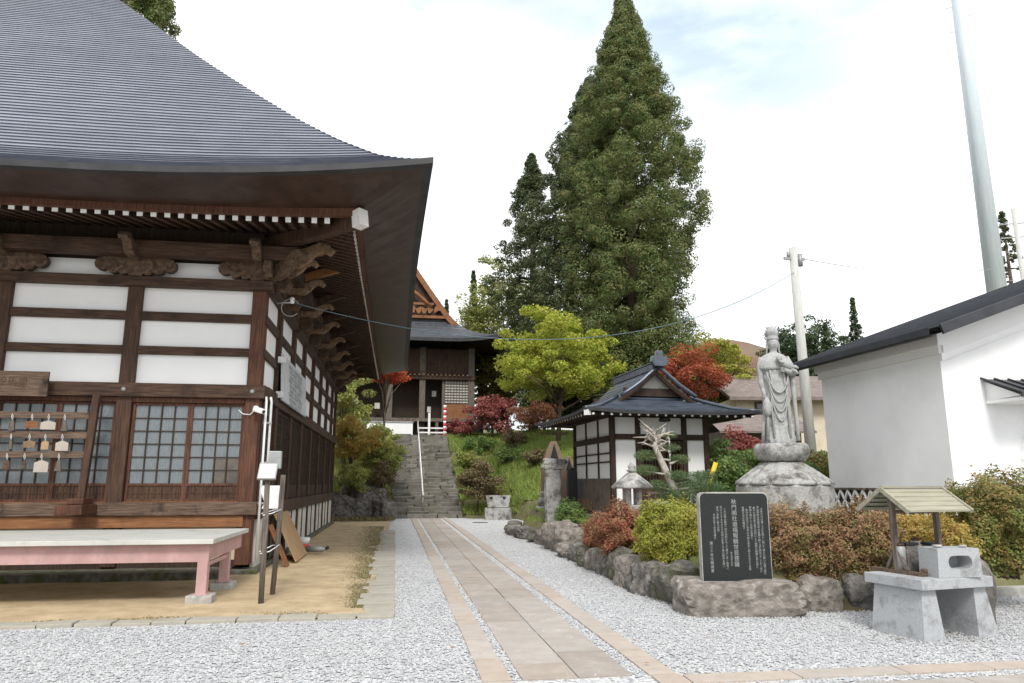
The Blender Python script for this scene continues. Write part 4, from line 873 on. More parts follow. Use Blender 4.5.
for (z, wx, wy, cx_, cy_, am) in rows:
    for k in range(nk):
        a = 2*math.pi*k/nk; front = max(0, -math.sin(a)); fold = am*(.75-1.6*abs(math.sin(a*8+z*.8+.5*math.sin(z*5)))**.7+math.sin(a*5-z*2.2)*.4)*(1-.75*front*(.35 < z < 1.35))
        dr = am*1.5*(.6-abs(math.sin(13*(z-.38*math.cos(a)**2-.04*math.cos(a))))**.6)*front**.5*(.3 < z < 1.4)
        k_ = 1+fold+dr; x = cx_+wx*k_*math.cos(a); y = cy_+wy*k_*math.sin(a)
        if 1.84 < z < 2.06 and math.sin(a) < -.3:      # face
            y -= .035*math.exp(-((math.cos(a)/.10)**2))*math.exp(-((z-1.925)/.03)**2)
            y += .012*math.exp(-((abs(math.cos(a))-.33)/.15)**2)*math.exp(-((z-1.96)/.014)**2)
            y -= .010*math.exp(-((math.cos(a)/.25)**2))*math.exp(-((z-1.885)/.012)**2)
        vs.append((x, y, z))
for j in range(len(rows)-1):
    for k in range(nk): fs_.append((j*nk+k, j*nk+(k+1) % nk, (j+1)*nk+(k+1) % nk, (j+1)*nk+k))
fs_ += [tuple(reversed(range(nk))), tuple(range((len(rows)-1)*nk, len(rows)*nk))]
m = MB(); m.add(vs, fs_, True)
# right arm (viewer's left) hanging, left arm holding the child: limbs grow out of the shoulders
m.tube([(-.27, -.02, 1.66), (-.345, -.02, 1.45), (-.35, -.06, 1.2), (-.325, -.14, .98), (-.31, -.19, .90)], [.085, .085, .072, .05, .035], 14)
m.tube([(.27, -.02, 1.66), (.36, -.05, 1.48), (.36, -.16, 1.34), (.26, -.29, 1.36), (.12, -.33, 1.40)], [.09, .095, .09, .065, .04], 14)
for k in range(4): m.tube([(-.325+.022*k, -.20, .91), (-.32+.022*k, -.225, .87), (-.315+.02*k, -.215, .835-.006*k)], [.013, .012, .009], 6)
m.tube([(-.34, -.17, .92), (-.355, -.2, .89), (-.34, -.22, .87)], [.014, .013, .009], 6)
for k in range(4): m.tube([(.13, -.33, 1.42-.022*k), (.07, -.35, 1.43-.022*k), (.03, -.33, 1.43-.022*k)], [.014, .013, .009], 6)
m.tube([(.14, -.32, 1.43), (.11, -.33, 1.47), (.08, -.34, 1.485)], [.015, .013, .01], 6)
m.build('body', 'statue_stone', sta)
m = MB(); m.lathe([(.135, 2.02), (.145, 2.05), (.13, 2.08), (.125, 2.12), (.15, 2.15), (.145, 2.2), (.12, 2.25), (.08, 2.29), (.03, 2.31)], (0, -.03, 0), 28, lambda a, i: 1+.05*math.cos(a*7)*(i > 2)); m.build('crown', 'statue_stone', sta)
m = MB()
for sx in (-1, 1): m.tube([(sx*.12, -.0, 2.02), (sx*.145, -.01, 1.93), (sx*.14, -.0, 1.84), (sx*.17, -.02, 1.72)], [.02, .026, .02, .02], 8)
m.build('hair_ribbons', 'statue_stone', sta)
m = MB(); m.lathe([(.39, 1.42), (.405, 1.47), (.375, 1.58), (.29, 1.69), (.15, 1.76), (.10, 1.78)], (0, 0, 0), 48, lambda a, i: (1-.38*abs(math.sin(a))**1.5)*(1+.025*math.sin(a*17)*(i < 3))); m.build('cape', 'statue_stone', sta)
m = MB()
for k in range(4):
    w = .25-.02*k; zt = 1.38-.13*k; dp = .42+.05*k
    m.tube([(w*math.sin(q), -.20-.075*math.cos(q), zt-dp*math.cos(q)**1.5) for q in np.linspace(-1.5, 1.5, 15)], [.008]+[.017]*13+[.008], 8)
for sx in (-1, 1): m.tube([(sx*.17, -.18, 1.62), (sx*.15, -.215, 1.2), (sx*.19, -.22, .7), (sx*.18, -.26, .10)], [.026, .026, .024, .03], 8)
m.tube([(.36, -.1, 1.3), (.385, -.1, .9), (.40, -.1, .4), (.40, -.12, .05)], [.06, .05, .045, .05], 10); m.tube([(-.30, -.12, .55), (-.37, -.1, .35), (-.39, -.1, .05)], [.03, .045, .05], 10)
m.build('drapery', 'statue_stone', sta)
m = MB(); m.lathe([(.02, .50), (.075, .54), (.10, .64), (.09, .76), (.05, .84), (.02, .87)], (-.30, -.24, 0), 18); m.tube([(-.31, -.23, .88), (-.30, -.24, .5), (-.33, -.22, .06)], [.014, .03, .04], 8); m.build('pouch', 'statue_stone', sta)
bb = thing('child_figure', 'small stone child carried on the left arm of the tall statue', 'statue', (SX, SYY, SZ), R(-12)); bb.scale = (.82, .88, 1)
m = MB(); m.tube([(.33, -.20, 1.44), (.25, -.29, 1.47), (.13, -.33, 1.52), (.06, -.31, 1.56)], [.06, .09, .085, .05], 12)
m.lathe([(.02, -.075), (.055, -.05), (.07, 0), (.055, .05), (.02, .075)], (.03, -.31, 1.62), 14)
m.tube([(.14, -.36, 1.54), (.07, -.41, 1.53), (0, -.39, 1.56)], [.03, .024, .018], 8); m.tube([(.30, -.27, 1.43), (.38, -.34, 1.46), (.44, -.33, 1.42)], [.04, .032, .03], 8); m.tube([(.30, -.3, 1.40), (.36, -.37, 1.37), (.42, -.36, 1.31)], [.04, .032, .028], 8)
m.build('body', 'statue_stone', bb)
# ------------------------------------------------------------------ inscribed black stele
rb = rock('base_rock', 'broad flat-topped brown boulder carrying the black inscribed stone', 'boulder', (4.13, 8.66, .155), (.70, .36, .245), 'rock_brown', 4, R(-9), rough=.16, box=.85)
sl = thing('inscribed_stone', 'upright polished black stone slab carved with columns of writing on the brown boulder', 'stone tablet', (4.13, 8.62, .385), R(-9))
def rrect(w, z0, z1, r, n=5):
    return [(-w, z0), (w, z0)]+[(w-r+r*math.cos(a), z1-r+r*math.sin(a)) for a in np.linspace(0, math.pi/2, n)]+[(-w+r-r*math.sin(a), z1-r+r*math.cos(a)) for a in np.linspace(0, math.pi/2, n)]
MB().prism(rrect(.425, -.03, 1.05, .07), .13).build('slab', 'concrete', sl, bevel=.006)
MB().prism(rrect(.414, .0, 1.035, .06), .004, Matrix.Translation((0, -.0672, 0))).build('polished_face', 'stele_black', sl)
def vtext(body, size, x, z, line=.98): return text('inscription', '\n'.join(body), size, 'engraved', sl, (x, -.0695, z), line=line, depth=.0004)
vtext('秋門順社道福報観世音菩薩', .066, .0, .965, 1.02)
rc = [('大悲の光は遍く十方を照らし給いて諸人の願いを聞き届け', .335, .86), ('当山開創以来幾百年の星霜を経て法灯絶ゆることなく受け', .29, .885), ('継がれ檀信徒の篤き信仰により伽藍の整備も進み茲に', .245, .875), ('尊像を建立して先祖の菩提と', .20, .88), ('家内安全並びに世界の平和を祈念し奉るものなり合掌', .155, .85), ('発願主当山住職誌す', .11, .875),
      ('この石碑は檀徒一同の浄財をもって建立し永く後世に', -.115, .86), ('伝えんとするものなり地域の安寧と子孫の繁栄を願い', -.16, .885), ('境内に安置し奉る吉祥', -.205, .88), ('平成五年十月吉日建之', -.25, .79)]
for b_, x, z in rc: vtext(b_, .031, x, z, .98)
vtext('第三十世住職謹書', .042, -.30, .46, 1.1); vtext('開山堂建立記念', .024, -.062, .34, 1.0)
# ------------------------------------------------------------------ granite incense table
kt = thing('granite_table', 'pale granite offering table with two splayed slab legs on the gravel', 'stone table', (5.62, 7.2, 0), R(10))
def frus(m, x0, x1, y0, y1, z0, z1, d0, d1):
    m.add([(x0-d0, y0-.03, z0), (x1+d1, y0-.03, z0), (x1+d1, y1+.03, z0), (x0-d0, y1+.03, z0), (x0, y0, z1), (x1, y0, z1), (x1, y1, z1), (x0, y1, z1)], [(0, 1, 2, 3), (4, 5, 6, 7), (0, 1, 5, 4), (1, 2, 6, 5), (2, 3, 7, 6), (3, 0, 4, 7)])
m = MB(); frus(m, -.44, -.26, -.30, .30, 0, .495, .06, .04); m.build('leg', 'granite', kt, bevel=.005)
m = MB(); frus(m, .26, .42, -.30, .30, 0, .495, .03, .09); m.build('leg', 'granite', kt, bevel=.005)
m = MB(); m.box(-.50, .46, -.37, .37, .497, .60); m.build('table_top', 'granite', kt, bevel=.008)
gb = thing('granite_incense_box', 'grey granite box with an oval opening standing on the granite table', 'incense box', (5.72, 7.0, .602), R(0))
bmm = bmesh.new(); 
def ovalbox():
    # box front with an oval hole: ring between rectangle and oval, then a recessed tunnel
    n = 32; ov = []; rc_ = []
    w, h = .245, .285
    ca = math.atan2(h/2, w); angs = sorted([2*math.pi*k/n for k in range(n)]+[ca, math.pi-ca, math.pi+ca, 2*math.pi-ca]); n = len(angs)
    for a in angs:
        cx_ = .075*(1 if math.cos(a) > 0 else -1)*min(1, abs(math.cos(a))*3); ov.append((cx_+.062*math.cos(a)+.01, .15+.066*math.sin(a)))
        c, s = math.cos(a), math.sin(a); q = min(w/abs(c) if c else 9, (h/2)/abs(s) if s else 9); rc_.append((c*q, h/2+s*q))
    V = [(x, -.15, z) for x, z in rc_]+[(x, -.15, z) for x, z in ov]+[(x, .05, z) for x, z in ov]+[(x*.94, .15, z*1.0) for x, z in rc_]
    F_ = []
    for k in range(n):
        j = (k+1) % n; F_ += [(k, j, n+j, n+k), (n+k, n+j, 2*n+j, 2*n+k), (k, 3*n+k, 3*n+j, j)]
    F_ += [tuple(range(2*n, 3*n)), tuple(range(3*n, 4*n))]
    m = MB(); m.add([(x*(1.03-.06*z/.285), y, z) for x, y, z in V], F_); return m
ovalbox().build('block', 'granite', gb)
m = MB(); m.tube([(-.13, -.02, .295), (-.13, -.02, .315)], .045, 12); m.tube([(.14, -.05, .295), (.14, -.05, .312)], .04, 12); m.build('cup_lid', 'concrete', gb)
rf = thing('incense_shelter', 'small tan-roofed wooden shelter on two posts over the granite table', 'shelter', (5.62, 7.35, .60), R(10))
for sy in (-1, 1):
    m = MB()
    for k in range(5):
        a0, a1 = k/5, (k+1)/5; z0 = .66+.235*a0; z1 = .66+.235*a1-.004
        m.add([(-.40, sy*(.34-.34*a0), z0+.008), (.46, sy*(.34-.34*a0), z0+.008), (.46, sy*(.34-.34*a1), z1), (-.40, sy*(.34-.34*a1), z1), (-.40, sy*(.34-.34*a0), z0-.012), (.46, sy*(.34-.34*a0), z0-.012), (.46, sy*(.34-.34*a1), z1-.02), (-.40, sy*(.34-.34*a1), z1-.02)], [(0, 1, 2, 3), (4, 5, 6, 7), (0, 1, 5, 4), (0, 3, 7, 4), (1, 2, 6, 5)])
    m.build('roof_slope', 'tan_roof', rf)
    m = MB()
    for x in (-.415, .475): m = MB(); m.bar((x, sy*.345, .65), (x, 0, .885), .025, .045); m.build('barge_board', 'tan_roof', rf)
MB().box(-.41, .47, -.02, .02, .895, .915).build('ridge_cap', 'tan_roof', rf)
for x in (-.28, .34):
    m = MB(); m.bar((x, .0, .03), (x, .0, .80), .05, .05, up=(0, 1, 0)); m.build('post', 'wood_weathered', rf); m = MB(); m.bar((x, -.13, .04), (x, -.01, .26), .03, .03); m.bar((x, .13, .04), (x, .01, .26), .03, .03); m.build('brace', 'wood_weathered', rf)
    MB().box(x-.04, x+.04, -.34, .34, 0, .035).build('sleeper', 'wood_weathered_h', rf)
m = MB(); m.box(-.24, .3, -.30, -.26, .036, .07); m.build('tray_edge', 'wood_weathered_h', rf)
MB().box(-.27, .33, -.03, .03, .62, .66).build('tie', 'wood_weathered_h', rf)
for i, (x, y, w, h, mt_, lb) in enumerate(((-.22, .12, .10, .26, 'metal_grey', 'grey metal canister behind the left shelter post on the granite table'), (-.05, .2, .16, .28, 'rock', 'dark square box between the shelter posts on the granite table'), (.13, .24, .10, .30, 'concrete', 'tall pale container at the back of the granite table'), (.30, .2, .12, .27, 'metal_grey', 'grey tin at the right rear of the granite table'))):
    M_ = Matrix.Translation((5.62, 7.2, .602)) @ Matrix.Rotation(R(10), 4, 'Z'); p = M_ @ Vector((x, y, 0)); t = thing('container', lb, 'container', p, R(10))
    if i % 2: MB().box(-w/2, w/2, -w/2, w/2, 0, h).build('body', mt_, t, bevel=.008); MB().box(-w/2-.01, w/2+.01, -w/2-.01, w/2+.01, h+.002, h+.03).build('lid', 'black_rubber', t, bevel=.005)
    else: MB().lathe([(w/2, 0), (w/2, h), (w*.4, h+.02)], n=18).build('body', mt_, t); MB().lathe([(w*.42, h+.021), (w*.42, h+.045), (w*.2, h+.05)], n=18).build('lid', 'wood_v', t)
# ------------------------------------------------------------------ stone lantern, monuments, trough
ln = thing('stone_lantern', 'old grey stone lantern with wide pointed cap among the shrubs by the prayer hall', 'stone lantern', (4.13, 12.5, .55))
MB().lathe([(.20, -.1), (.20, .1), (.13, .14), (.11, .42), (.17, .46)], n=12, smooth=False).build('shaft', 'granite_stained', ln)
MB().lathe([(.14, .462), (.24, .52), (.24, .60), (.20, .62)], n=6, smooth=False).build('platform', 'granite_stained', ln)
for a in range(4): MB().box(-.035, .035, -.035, .035, .622, .90, Matrix.Rotation(math.pi/4+a*math.pi/2, 4, 'Z') @ Matrix.Translation((.14, 0, 0))).build('light_chamber_post', 'granite_stained', ln)
MB().lathe([(.34, .90), (.36, .93), (.27, 1.02), (.17, 1.10), (.09, 1.17), (.05, 1.18)], n=24, fn=lambda a, i: 1+.07*abs(math.cos(3*a))**3*(i < 3)).build('cap', 'granite_stained', ln)
MB().lathe([(.05, 1.181), (.10, 1.21), (.05, 1.24), (.07, 1.27), (.045, 1.32), (.01, 1.36)], n=16).build('finial', 'granite_stained', ln)
mo = thing('grey_stone_pillar', 'mossy rough grey stone pillar standing left of the prayer hall', 'standing stone', (4.42, 20.5, .35))
o = rock('pillar', None, None, (0, 0, .85), (.23, .16, .95), 'granite_stained', 11, 0, rough=.18, parent=mo, box=.8)
o = rock('cap_stone', None, None, (.05, 0, 1.72), (.34, .2, .16), 'granite_stained', 13, 0, rough=.25, parent=mo, box=.6)
ds = thing('dark_stele', 'narrow black round-topped stone tablet beside the prayer hall', 'stone tablet', (4.92, 20.2, .45)); MB().prism([(-.14, 0), (.14, 0)]+[(.14*math.cos(a), 1.38+.14*math.sin(a)) for a in np.linspace(0, math.pi, 9)], .14).build('slab', 'stele_black', ds, bevel=.01)
MB().box(-.25, .25, -.2, .2, -.2, .0).build('base', 'rock', ds)
for i, (x, y, s, lb) in enumerate(((5.1, 23.5, 1.15, 'taller brown rounded stone marker on the grassy slope left of the prayer hall'), (5.62, 23.6, .85, 'shorter brown rounded stone marker nearest the prayer hall wall'))):
    t = thing('stone_marker', lb, 'stone marker', (x, y, 1.45 if i == 0 else 1.35), 0, 'brown rounded markers on the slope')
    MB().prism([(-.36*s, -.9), (.36*s, -.9), (.34*s, .5*s), (.2*s, .95*s), (.07*s, 1.25*s), (-.07*s, 1.25*s), (-.2*s, .95*s), (-.34*s, .5*s)], .3).build('stone', 'brick_brown', t, bevel=.03); MB().prism([(-.13*s, .72*s), (.13*s, .72*s), (.05*s, 1.0*s), (0, 1.18*s), (-.05*s, 1.0*s)], .02, Matrix.Translation((0, -.16, 0))).build('niche', 'black_rubber', t)
tr = thing('stone_trough', 'weathered grey stone block trough on a plinth at the foot of the grassy slope', 'stone trough', (4.35, 31.3, 0), R(-5))
m = MB(); frus(m, -.52, .52, -.22, .22, .52, 1.02, -.08, -.08); m.build('upper_block', 'granite_stained', tr, bevel=.015); MB().box(-.56, .56, -.28, .28, -.05, .5).build('plinth', 'granite_stained', tr, bevel=.02)
for x in (-.3, .25): MB().tube([(x, -.245, .92), (x, -.20, .92)], .06, 12).build('drain_hole', 'black_rubber', tr)
for i, (z, r) in enumerate(((0, .22), (.26, .2), (.5, .17), (.7, .13))): rock('stacked_stone', 'rounded pale stone in the little stacked pile left of the grey pillar', 'stone', (4.70+.02*i, 23.4, .45+z), (r*1.1, r, .13), 'granite_stained', 30+i, group='little pile of stacked stones', sub=3, rough=.2)
mh = MB(); mh.lathe([(.30, 0), (.32, .012), (.1, .014)], (3.35, 29.2, 0), 24); tag(mh.build('manhole_cover', 'rock'), 'dark flat round cover in the gravel before the trough', 'manhole cover')
# ------------------------------------------------------------------ retaining rocks of the garden
RK = [(3.98, 24.6, .28, .3, .2), (3.72, 23.2, .28, .5, .2), (3.62, 22.0, .22, .5, .22), (3.68, 20.9, .24, .5, .24), (3.82, 19.8, .22, .5, .25), (3.9, 18.7, .26, .5, .26), (3.95, 17.4, .42, .42, .46), (3.98, 16.5, .4, .45, .40), (3.72, 15.5, .25, .38, .20), (3.72, 14.7, .22, .34, .26),
      (3.70, 13.9, .24, .36, .28), (3.68, 13.2, .2, .34, .27), (3.70, 12.5, .24, .37, .27), (3.68, 11.85, .20, .33, .36), (3.66, 11.15, .29, .40, .33), (3.68, 10.40, .30, .42, .32), (3.80, 9.62, .34, .42, .35),
      (5.24, 8.76, .29, .25, .29), (5.78, 8.70, .23, .22, .29), (6.28, 8.6, .34, .27, .30), (6.9, 8.62, .34, .26, .24), (7.5, 9.05, .3, .3, .22)]
desc = ['farthest small', 'flat mossy', 'low mossy', 'low rounded', 'low flat', 'low angular', 'tall brown angular', 'large angular', 'low', 'squat grey', 'mossy grey', 'dark rounded', 'small rounded', 'upright narrow', 'rounded grey', 'tall rounded', 'bulging rounded', 'brown and white', 'narrow brown', 'grey', 'broad grey', 'right-hand grey']
where = ['at the grass edge by the trough', 'on the grass edge near the trough', 'second along the grass edge', 'midway on the grass edge', 'before the tall brown rocks', 'just beyond the tall brown rocks', 'left of the red azalea, farther of two', 'left of the red azalea, nearer of two', 'just in front of the two tall brown rocks', 'under the left tip of the red azalea', 'under the red azalea, left part', 'under the middle of the red azalea', 'under the red azalea, right part', 'between the red and yellow azaleas', 'under the left of the yellow azalea', 'under the middle of the yellow azalea', 'touching the left end of the base boulder', 'right of the base boulder under the hedge', 'right under the hedge by the granite table', 'behind the left leg of the granite table', 'behind the granite table', 'below the right-hand bush']
for i, (x, y, a, b_, c) in enumerate(RK):
    rock('garden_rock', f'{desc[i]} rock {where[i]}', 'rock', (x, y, c*.56), (a, b_, c*.84), ['rock', 'rock_mossy', 'rock_brown'][i % 3] if i not in (6, 7) else 'rock_brown', 50+i, random.uniform(-.3, .3), 'rocks edging the raised garden', rough=.30, box=.42)
rock('dark_boulder', 'dark brown rounded upright boulder right of the granite table', 'boulder', (6.42, 7.55, .32), (.23, .2, .46), 'rock', 91, .2, rough=.14, box=.25)
rock('pale_boulder', 'pale grey rounded boulder between the lantern and the pine', 'boulder', (4.66, 12.45, .88), (.24, .2, .36), 'granite_stained', 92, .2, rough=.2, box=.3)
rock('black_pebble', 'small black rounded rock at the foot of the dark tablet', 'rock', (4.86, 18.9, .50), (.13, .1, .13), 'stele_black', 93, 0, rough=.2)
for i, (x, y, z, a, c, w) in enumerate(((-2.2, 32.6, .35, .8, .6, 'at the hall end, under the shrubs'), (-1.0, 32.9, .6, .75, .8, 'under the orange-leaved shrub'), (-.45, 32.4, .3, .45, .5, 'nearest the left edge of the stone steps'), (-1.6, 33.4, 1.2, .6, .6, 'upper dark one above the others beside the steps'), (-3.0, 32.9, .4, .7, .7, 'half hidden behind the hall corner'))):
    rock('slope_rock', 'large dark rock left of the steps, '+w, 'rock', (x, y, z), (a, .5, c), 'rock', 70+i, .3*i, 'dark rocks left of the steps', rough=.3)
ed = MB(); ed.box(6.9, 12, 9.25, 9.45, -.05, .12, Matrix.Rotation(0, 4, 'Z')); ed.box(7.3, 12, 10.1, 10.3, .1, .55)
tag(ed.build('garden_kerb', 'concrete', bevel=.01), 'low weathered kerb at the right edge of the gravel', 'kerb')
# ------------------------------------------------------------------ poles, wires, house, mountain
up_ = thing('utility_pole', 'concrete utility pole behind the tall statue', 'utility pole', (12.4, 20.3, 1.2))
MB().tube([(12.38, 20.3, 1), (12.28, 20.3, 8.9)], [.17, .12], 14).build('shaft', 'pole_concrete', up_, True)
m = MB(); m.box(11.95, 12.65, 20.25, 20.32, 8.5, 8.58); m.tube([(12.1, 20.28, 8.58), (12.1, 20.28, 8.75)], .05, 8); m.tube([(12.5, 20.28, 8.3), (12.5, 20.28, 8.7)], .07, 10); m.build('crossarm', 'metal_grey', up_, True)
mp_ = thing('steel_mast', 'tall pale blue tapered steel mast rising behind the storehouse', 'mast', (33.6, 35.1, 2))
m = MB(); m.tube([(33.7, 35.1, 1), (33.7, 35.1, 60)], [.60, .14], 20); m.build('shaft', 'pole_steel', mp_, True); m = MB()
for k in range(26): s = 1 if k % 2 else -1; z = 12+k*.85; r = .66-.52*(z-1)/59; m.tube([(33.7+s*r*.74, 35.1-s*r*.6, z), (33.7+s*(r+.3)*.8, 35.1-s*(r+.3)*.62, z)], .018, 5)
m.build('climbing_rungs', 'metal_grey', mp_, True)
p2 = thing('slim_pole', 'slim pale pole with small crossbars behind the right-hand roof', 'pole', (42, 42, 4)); MB().tube([(41.9, 41.4, 2), (41.9, 41.4, 20.3)], .14, 10).build('shaft', 'pole_concrete', p2, True)
m = MB(); 
for z in (18.2, 19.2): m.bar((41.0, 41.8, z), (42.8, 41.0, z), .06, .08)
m.build('crossarm', 'metal_grey', p2, True)
def wire(name, a, b_, sag, r, mt_, label):
    a = Vector(a); b_ = Vector(b_); pts = [a.lerp(b_, i/40)-Vector((0, 0, sag*4*(i/40)*(1-i/40))) for i in range(41)]
    tag(MB().tube(pts, r, 5).build(name, mt_), label, 'cable')
wire('blue_cable', (-2.0, 13.9, 4.93), (12.28, 20.25, 8.1), 1.35, .009, 'wire_blue', 'thin blue-green cable sagging from the hall corner toward the utility pole')
wire('overhead_wire', (12.3, 20.3, 8.6), (30, 31, 12.3), .4, .012, 'metal_grey', 'thin wire running from the utility pole to the right across the sky')
iw = thing('insulator_bracket', 'round white insulator bracket with looped wire at the hall corner', 'insulator', (-2.2, 14.0, 4.9))
MB().tube([(-2.36, 14.0, 4.95), (-2.1, 13.95, 4.95)], .018, 6).build('arm', 'metal_grey', iw, True); MB().lathe([(.035, -.06), (.05, -.03), (.035, 0), (.05, .03), (.03, .06)], (.12, -.03, .1), 12).build('insulator', 'white_paint', iw)
MB().tube([(-2.1+.17*math.cos(a), 13.95, 4.85+.17*math.sin(a)) for a in np.linspace(.5, 5.6, 18)], .010, 5).build('wire_loop', 'metal_grey', iw, True)
yp = tag(MB().tube([(6.66, 15.14, .6), (6.70, 15.14, 1.42), (6.92, 15.11, 1.98)], [.05, .05, .05], 8).build('guy_wire_guard', 'yellow_plastic'), 'slanting yellow plastic guy-wire guard right of the prayer hall', 'guy-wire guard')
ho = thing('distant_house', 'cream-walled house with grey pitched roof behind the statue', 'house', (14.9, 30.1, 3.1), R(-8))
MB().box(0, 9, 0, 6, -2, 2.2).build('wall', 'house_beige', ho); m = MB()
m.add([(-.5, -.7, 2.15), (9.5, -.7, 2.15), (9.5, 3, 3.6), (-.5, 3, 3.6), (-.5, 6.7, 2.15), (9.5, 6.7, 2.15), (-.5, -.7, 2.0), (9.5, -.7, 2.0), (9.5, 3, 3.45), (-.5, 3, 3.45), (-.5, 6.7, 2.0), (9.5, 6.7, 2.0)], [(0, 1, 2, 3), (3, 2, 5, 4), (6, 7, 8, 9), (9, 8, 11, 10), (0, 1, 7, 6), (0, 3, 9, 6), (3, 4, 10, 9), (1, 2, 8, 7), (2, 5, 11, 8)]); m.build('roof', 'house_roof', ho)
for x, z in ((.9, .9), (4.6, .8)):
    f = MB(); f.box(x-.08, x+1.28, -.06, -.002, z-.08, z+1.08); f = f.build('window', 'wood_weathered_h', ho); m = MB(); m.box(x, x+1.2, -.075, -.062, z, z+1); m.build('pane', 'pane_dark', f)
ho = thing('weathered_shed', 'grey-brown timber outbuilding half hidden left of the cream house', 'shed', (12.6, 26.5, 2.0), R(-6))
MB().box(0, 3.0, 0, 3, -1.5, 1.55).build('wall', 'wood_weathered', ho); m = MB(); m.add([(-.4, -.5, 1.5), (3.4, -.5, 1.5), (3.4, 1.5, 2.3), (-.4, 1.5, 2.3), (-.4, 3.5, 1.5), (3.4, 3.5, 1.5)], [(0, 1, 2, 3), (3, 2, 5, 4)]); m.add([(-.4, -.5, 1.42), (3.4, -.5, 1.42), (3.4, -.5, 1.5), (-.4, -.5, 1.5)], [(0, 1, 2, 3)]); m.build('roof', 'house_roof', ho)
# mountain
nxm, nym = 60, 14; V = []
for j in range(nym+1):
    for i in range(nxm+1):
        u = i/nxm; x = 60+u*420; y = 215+j*7-u*40; e = (j/nym)
        V.append((x, y, -4+math.sin(e*math.pi*.5)*(62+20*u+15*mnoise.noise(Vector((u*5, 3, 1)))+5*mnoise.noise(Vector((u*16, e*5, 1))))))
ix = np.arange((nxm+1)*(nym+1)).reshape(nym+1, nxm+1)
F = np.stack([ix[:-1, :-1], ix[:-1, 1:], ix[1:, 1:], ix[1:, :-1]], -1).reshape(-1, 4)
tag(npmesh('hills', np.array(V), F, 'mountain', smooth=True), 'reddish brown autumn mountain far behind the storehouse', kind='structure')
# ------------------------------------------------------------------ trees and shrubs
def branch_wood(t, trunk, mtl='bark', limbs=None):
    m = MB(); m.tube(*trunk); m.build('trunk', mtl, t)
    if limbs:
        m = MB()
        for pts, r in limbs: m.tube(pts, r, 6)
        m.build('limbs', mtl, t)
def conifer(name, label, x, y, z0, h, rmax, mtl, ncl, per, size, prof, group=None, seed=1, droop=.4, rclump=.55, bare=.08, jag=.28, core=.45, bias=.5):
    """trunk + foliage clumps carried by a tapering profile with an uneven outline"""
    rng = np.random.default_rng(seed); t = thing(name, label, 'tree', (x, y, z0), 0, group)
    px = [p[0] for p in prof]; pr_ = [p[1] for p in prof]; C_ = []; Rr = []; limbs = []
    for i in range(ncl):
        u = bare+(1-bare)*rng.random()**.92; a = rng.random()*6.283; rr = np.interp(u, px, pr_)*rmax
        k = 1+jag*(mnoise.noise(Vector((math.cos(a)*1.8, math.sin(a)*1.8, u*9+seed)))*1.3+mnoise.noise(Vector((math.cos(a)*4, math.sin(a)*4, u*h*.9+seed)))*(.7+.8*u)); k = min(k, 1.13)
        q = rr*k*(1-.6*rng.random()**1.6); zz = u*h-droop*q*.25
        C_.append((q*math.cos(a), q*math.sin(a), zz)); Rr.append(rclump*rng.uniform(.6, 1.25)*(.45+.55*(1-u)**.5))
    V, F = clumps(np.array(C_), Rr, per, size*1.15, flat=.8, bias=bias, up=.25, asp=.34, core=core)
    for i in range(36):
        c = C_[rng.integers(len(C_))]; limbs.append(([(0, 0, max(.5, c[2]-.1*math.hypot(c[0], c[1]))), (c[0]*.5, c[1]*.5, c[2]), c], [.09, .06, .025]))
    branch_wood(t, ([(0, 0, -1), (0, 0, h*.5), (0, 0, h*.97)], [h*.018, h*.011, .04], 10), 'bark', limbs)
    npmesh('crown', V, F, mtl, t); return t
PC = [(0, .55), (.18, .76), (.27, .85), (.47, 1), (.6, .95), (.73, .66), (.8, .52), (.866, .35), (.93, .18), (.98, .06), (1, 0)]
PF = [(0, .9), (.12, 1), (.4, .72), (.7, .36), (.9, .1), (1, .01)]
conifer('cedar_tree', 'giant olive-green cedar, the largest and foremost of the tall trees behind the prayer hall', 13.1, 38.4, 4.2, 27.3, 3.85, 'leaf_cedar', 2400, 165, .072, PC, 'tall cedars behind the prayer hall', 3, rclump=.62, jag=.40, core=.8, bias=.8)
conifer('cedar_tree', 'dark cedar close behind the left side of the giant cedar', 12.0, 42.6, 5, 23.0, 4.3, 'leaf_cedar_dark', 1300, 120, .10, PC, 'tall cedars behind the prayer hall', 4, rclump=.66, core=.75, bias=.75)
conifer('cedar_tree', 'thinner brownish cedar leftmost of the tall trees with gaps in its crown', 9.3, 49.2, 5.5, 20.0, 2.9, 'leaf_cedar_dark', 420, 90, .10, PC, 'tall cedars behind the prayer hall', 5, rclump=.6, jag=.6, bare=.25)
conifer('cedar_tree', 'dark green cedar top showing above the slope of the temple hall roof', -20.6, 52, 6, 34.0, 4.3, 'leaf_cedar', 520, 130, .13, [(0, .8), (.5, 1), (.8, .9), (.93, .62), (1, .2)], None, 6, rclump=.95, bare=.5)
for i, (x, y, h, r, lb) in enumerate(((6.1, 59.8, 14.0, 1.5, 'slender dark fir behind the upper temple roof, nearest the bamboo'), (4.6, 72, 14.5, 1.5, 'thin pale-topped fir farthest left behind the upper temple roof'), (7.4, 66, 12.5, 1.8, 'short dark fir between the upper temple roof and the cedars'), (2.2, 68, 12.0, 1.7, 'dark fir just above the upper temple ridge'))):
    conifer('fir_tree', lb, x, y, 5.5, h, r*1.35, 'leaf_fir', 280, 50, .10, PF, 'firs behind the upper temple', 20+i, rclump=.28, jag=.8, droop=1.2)
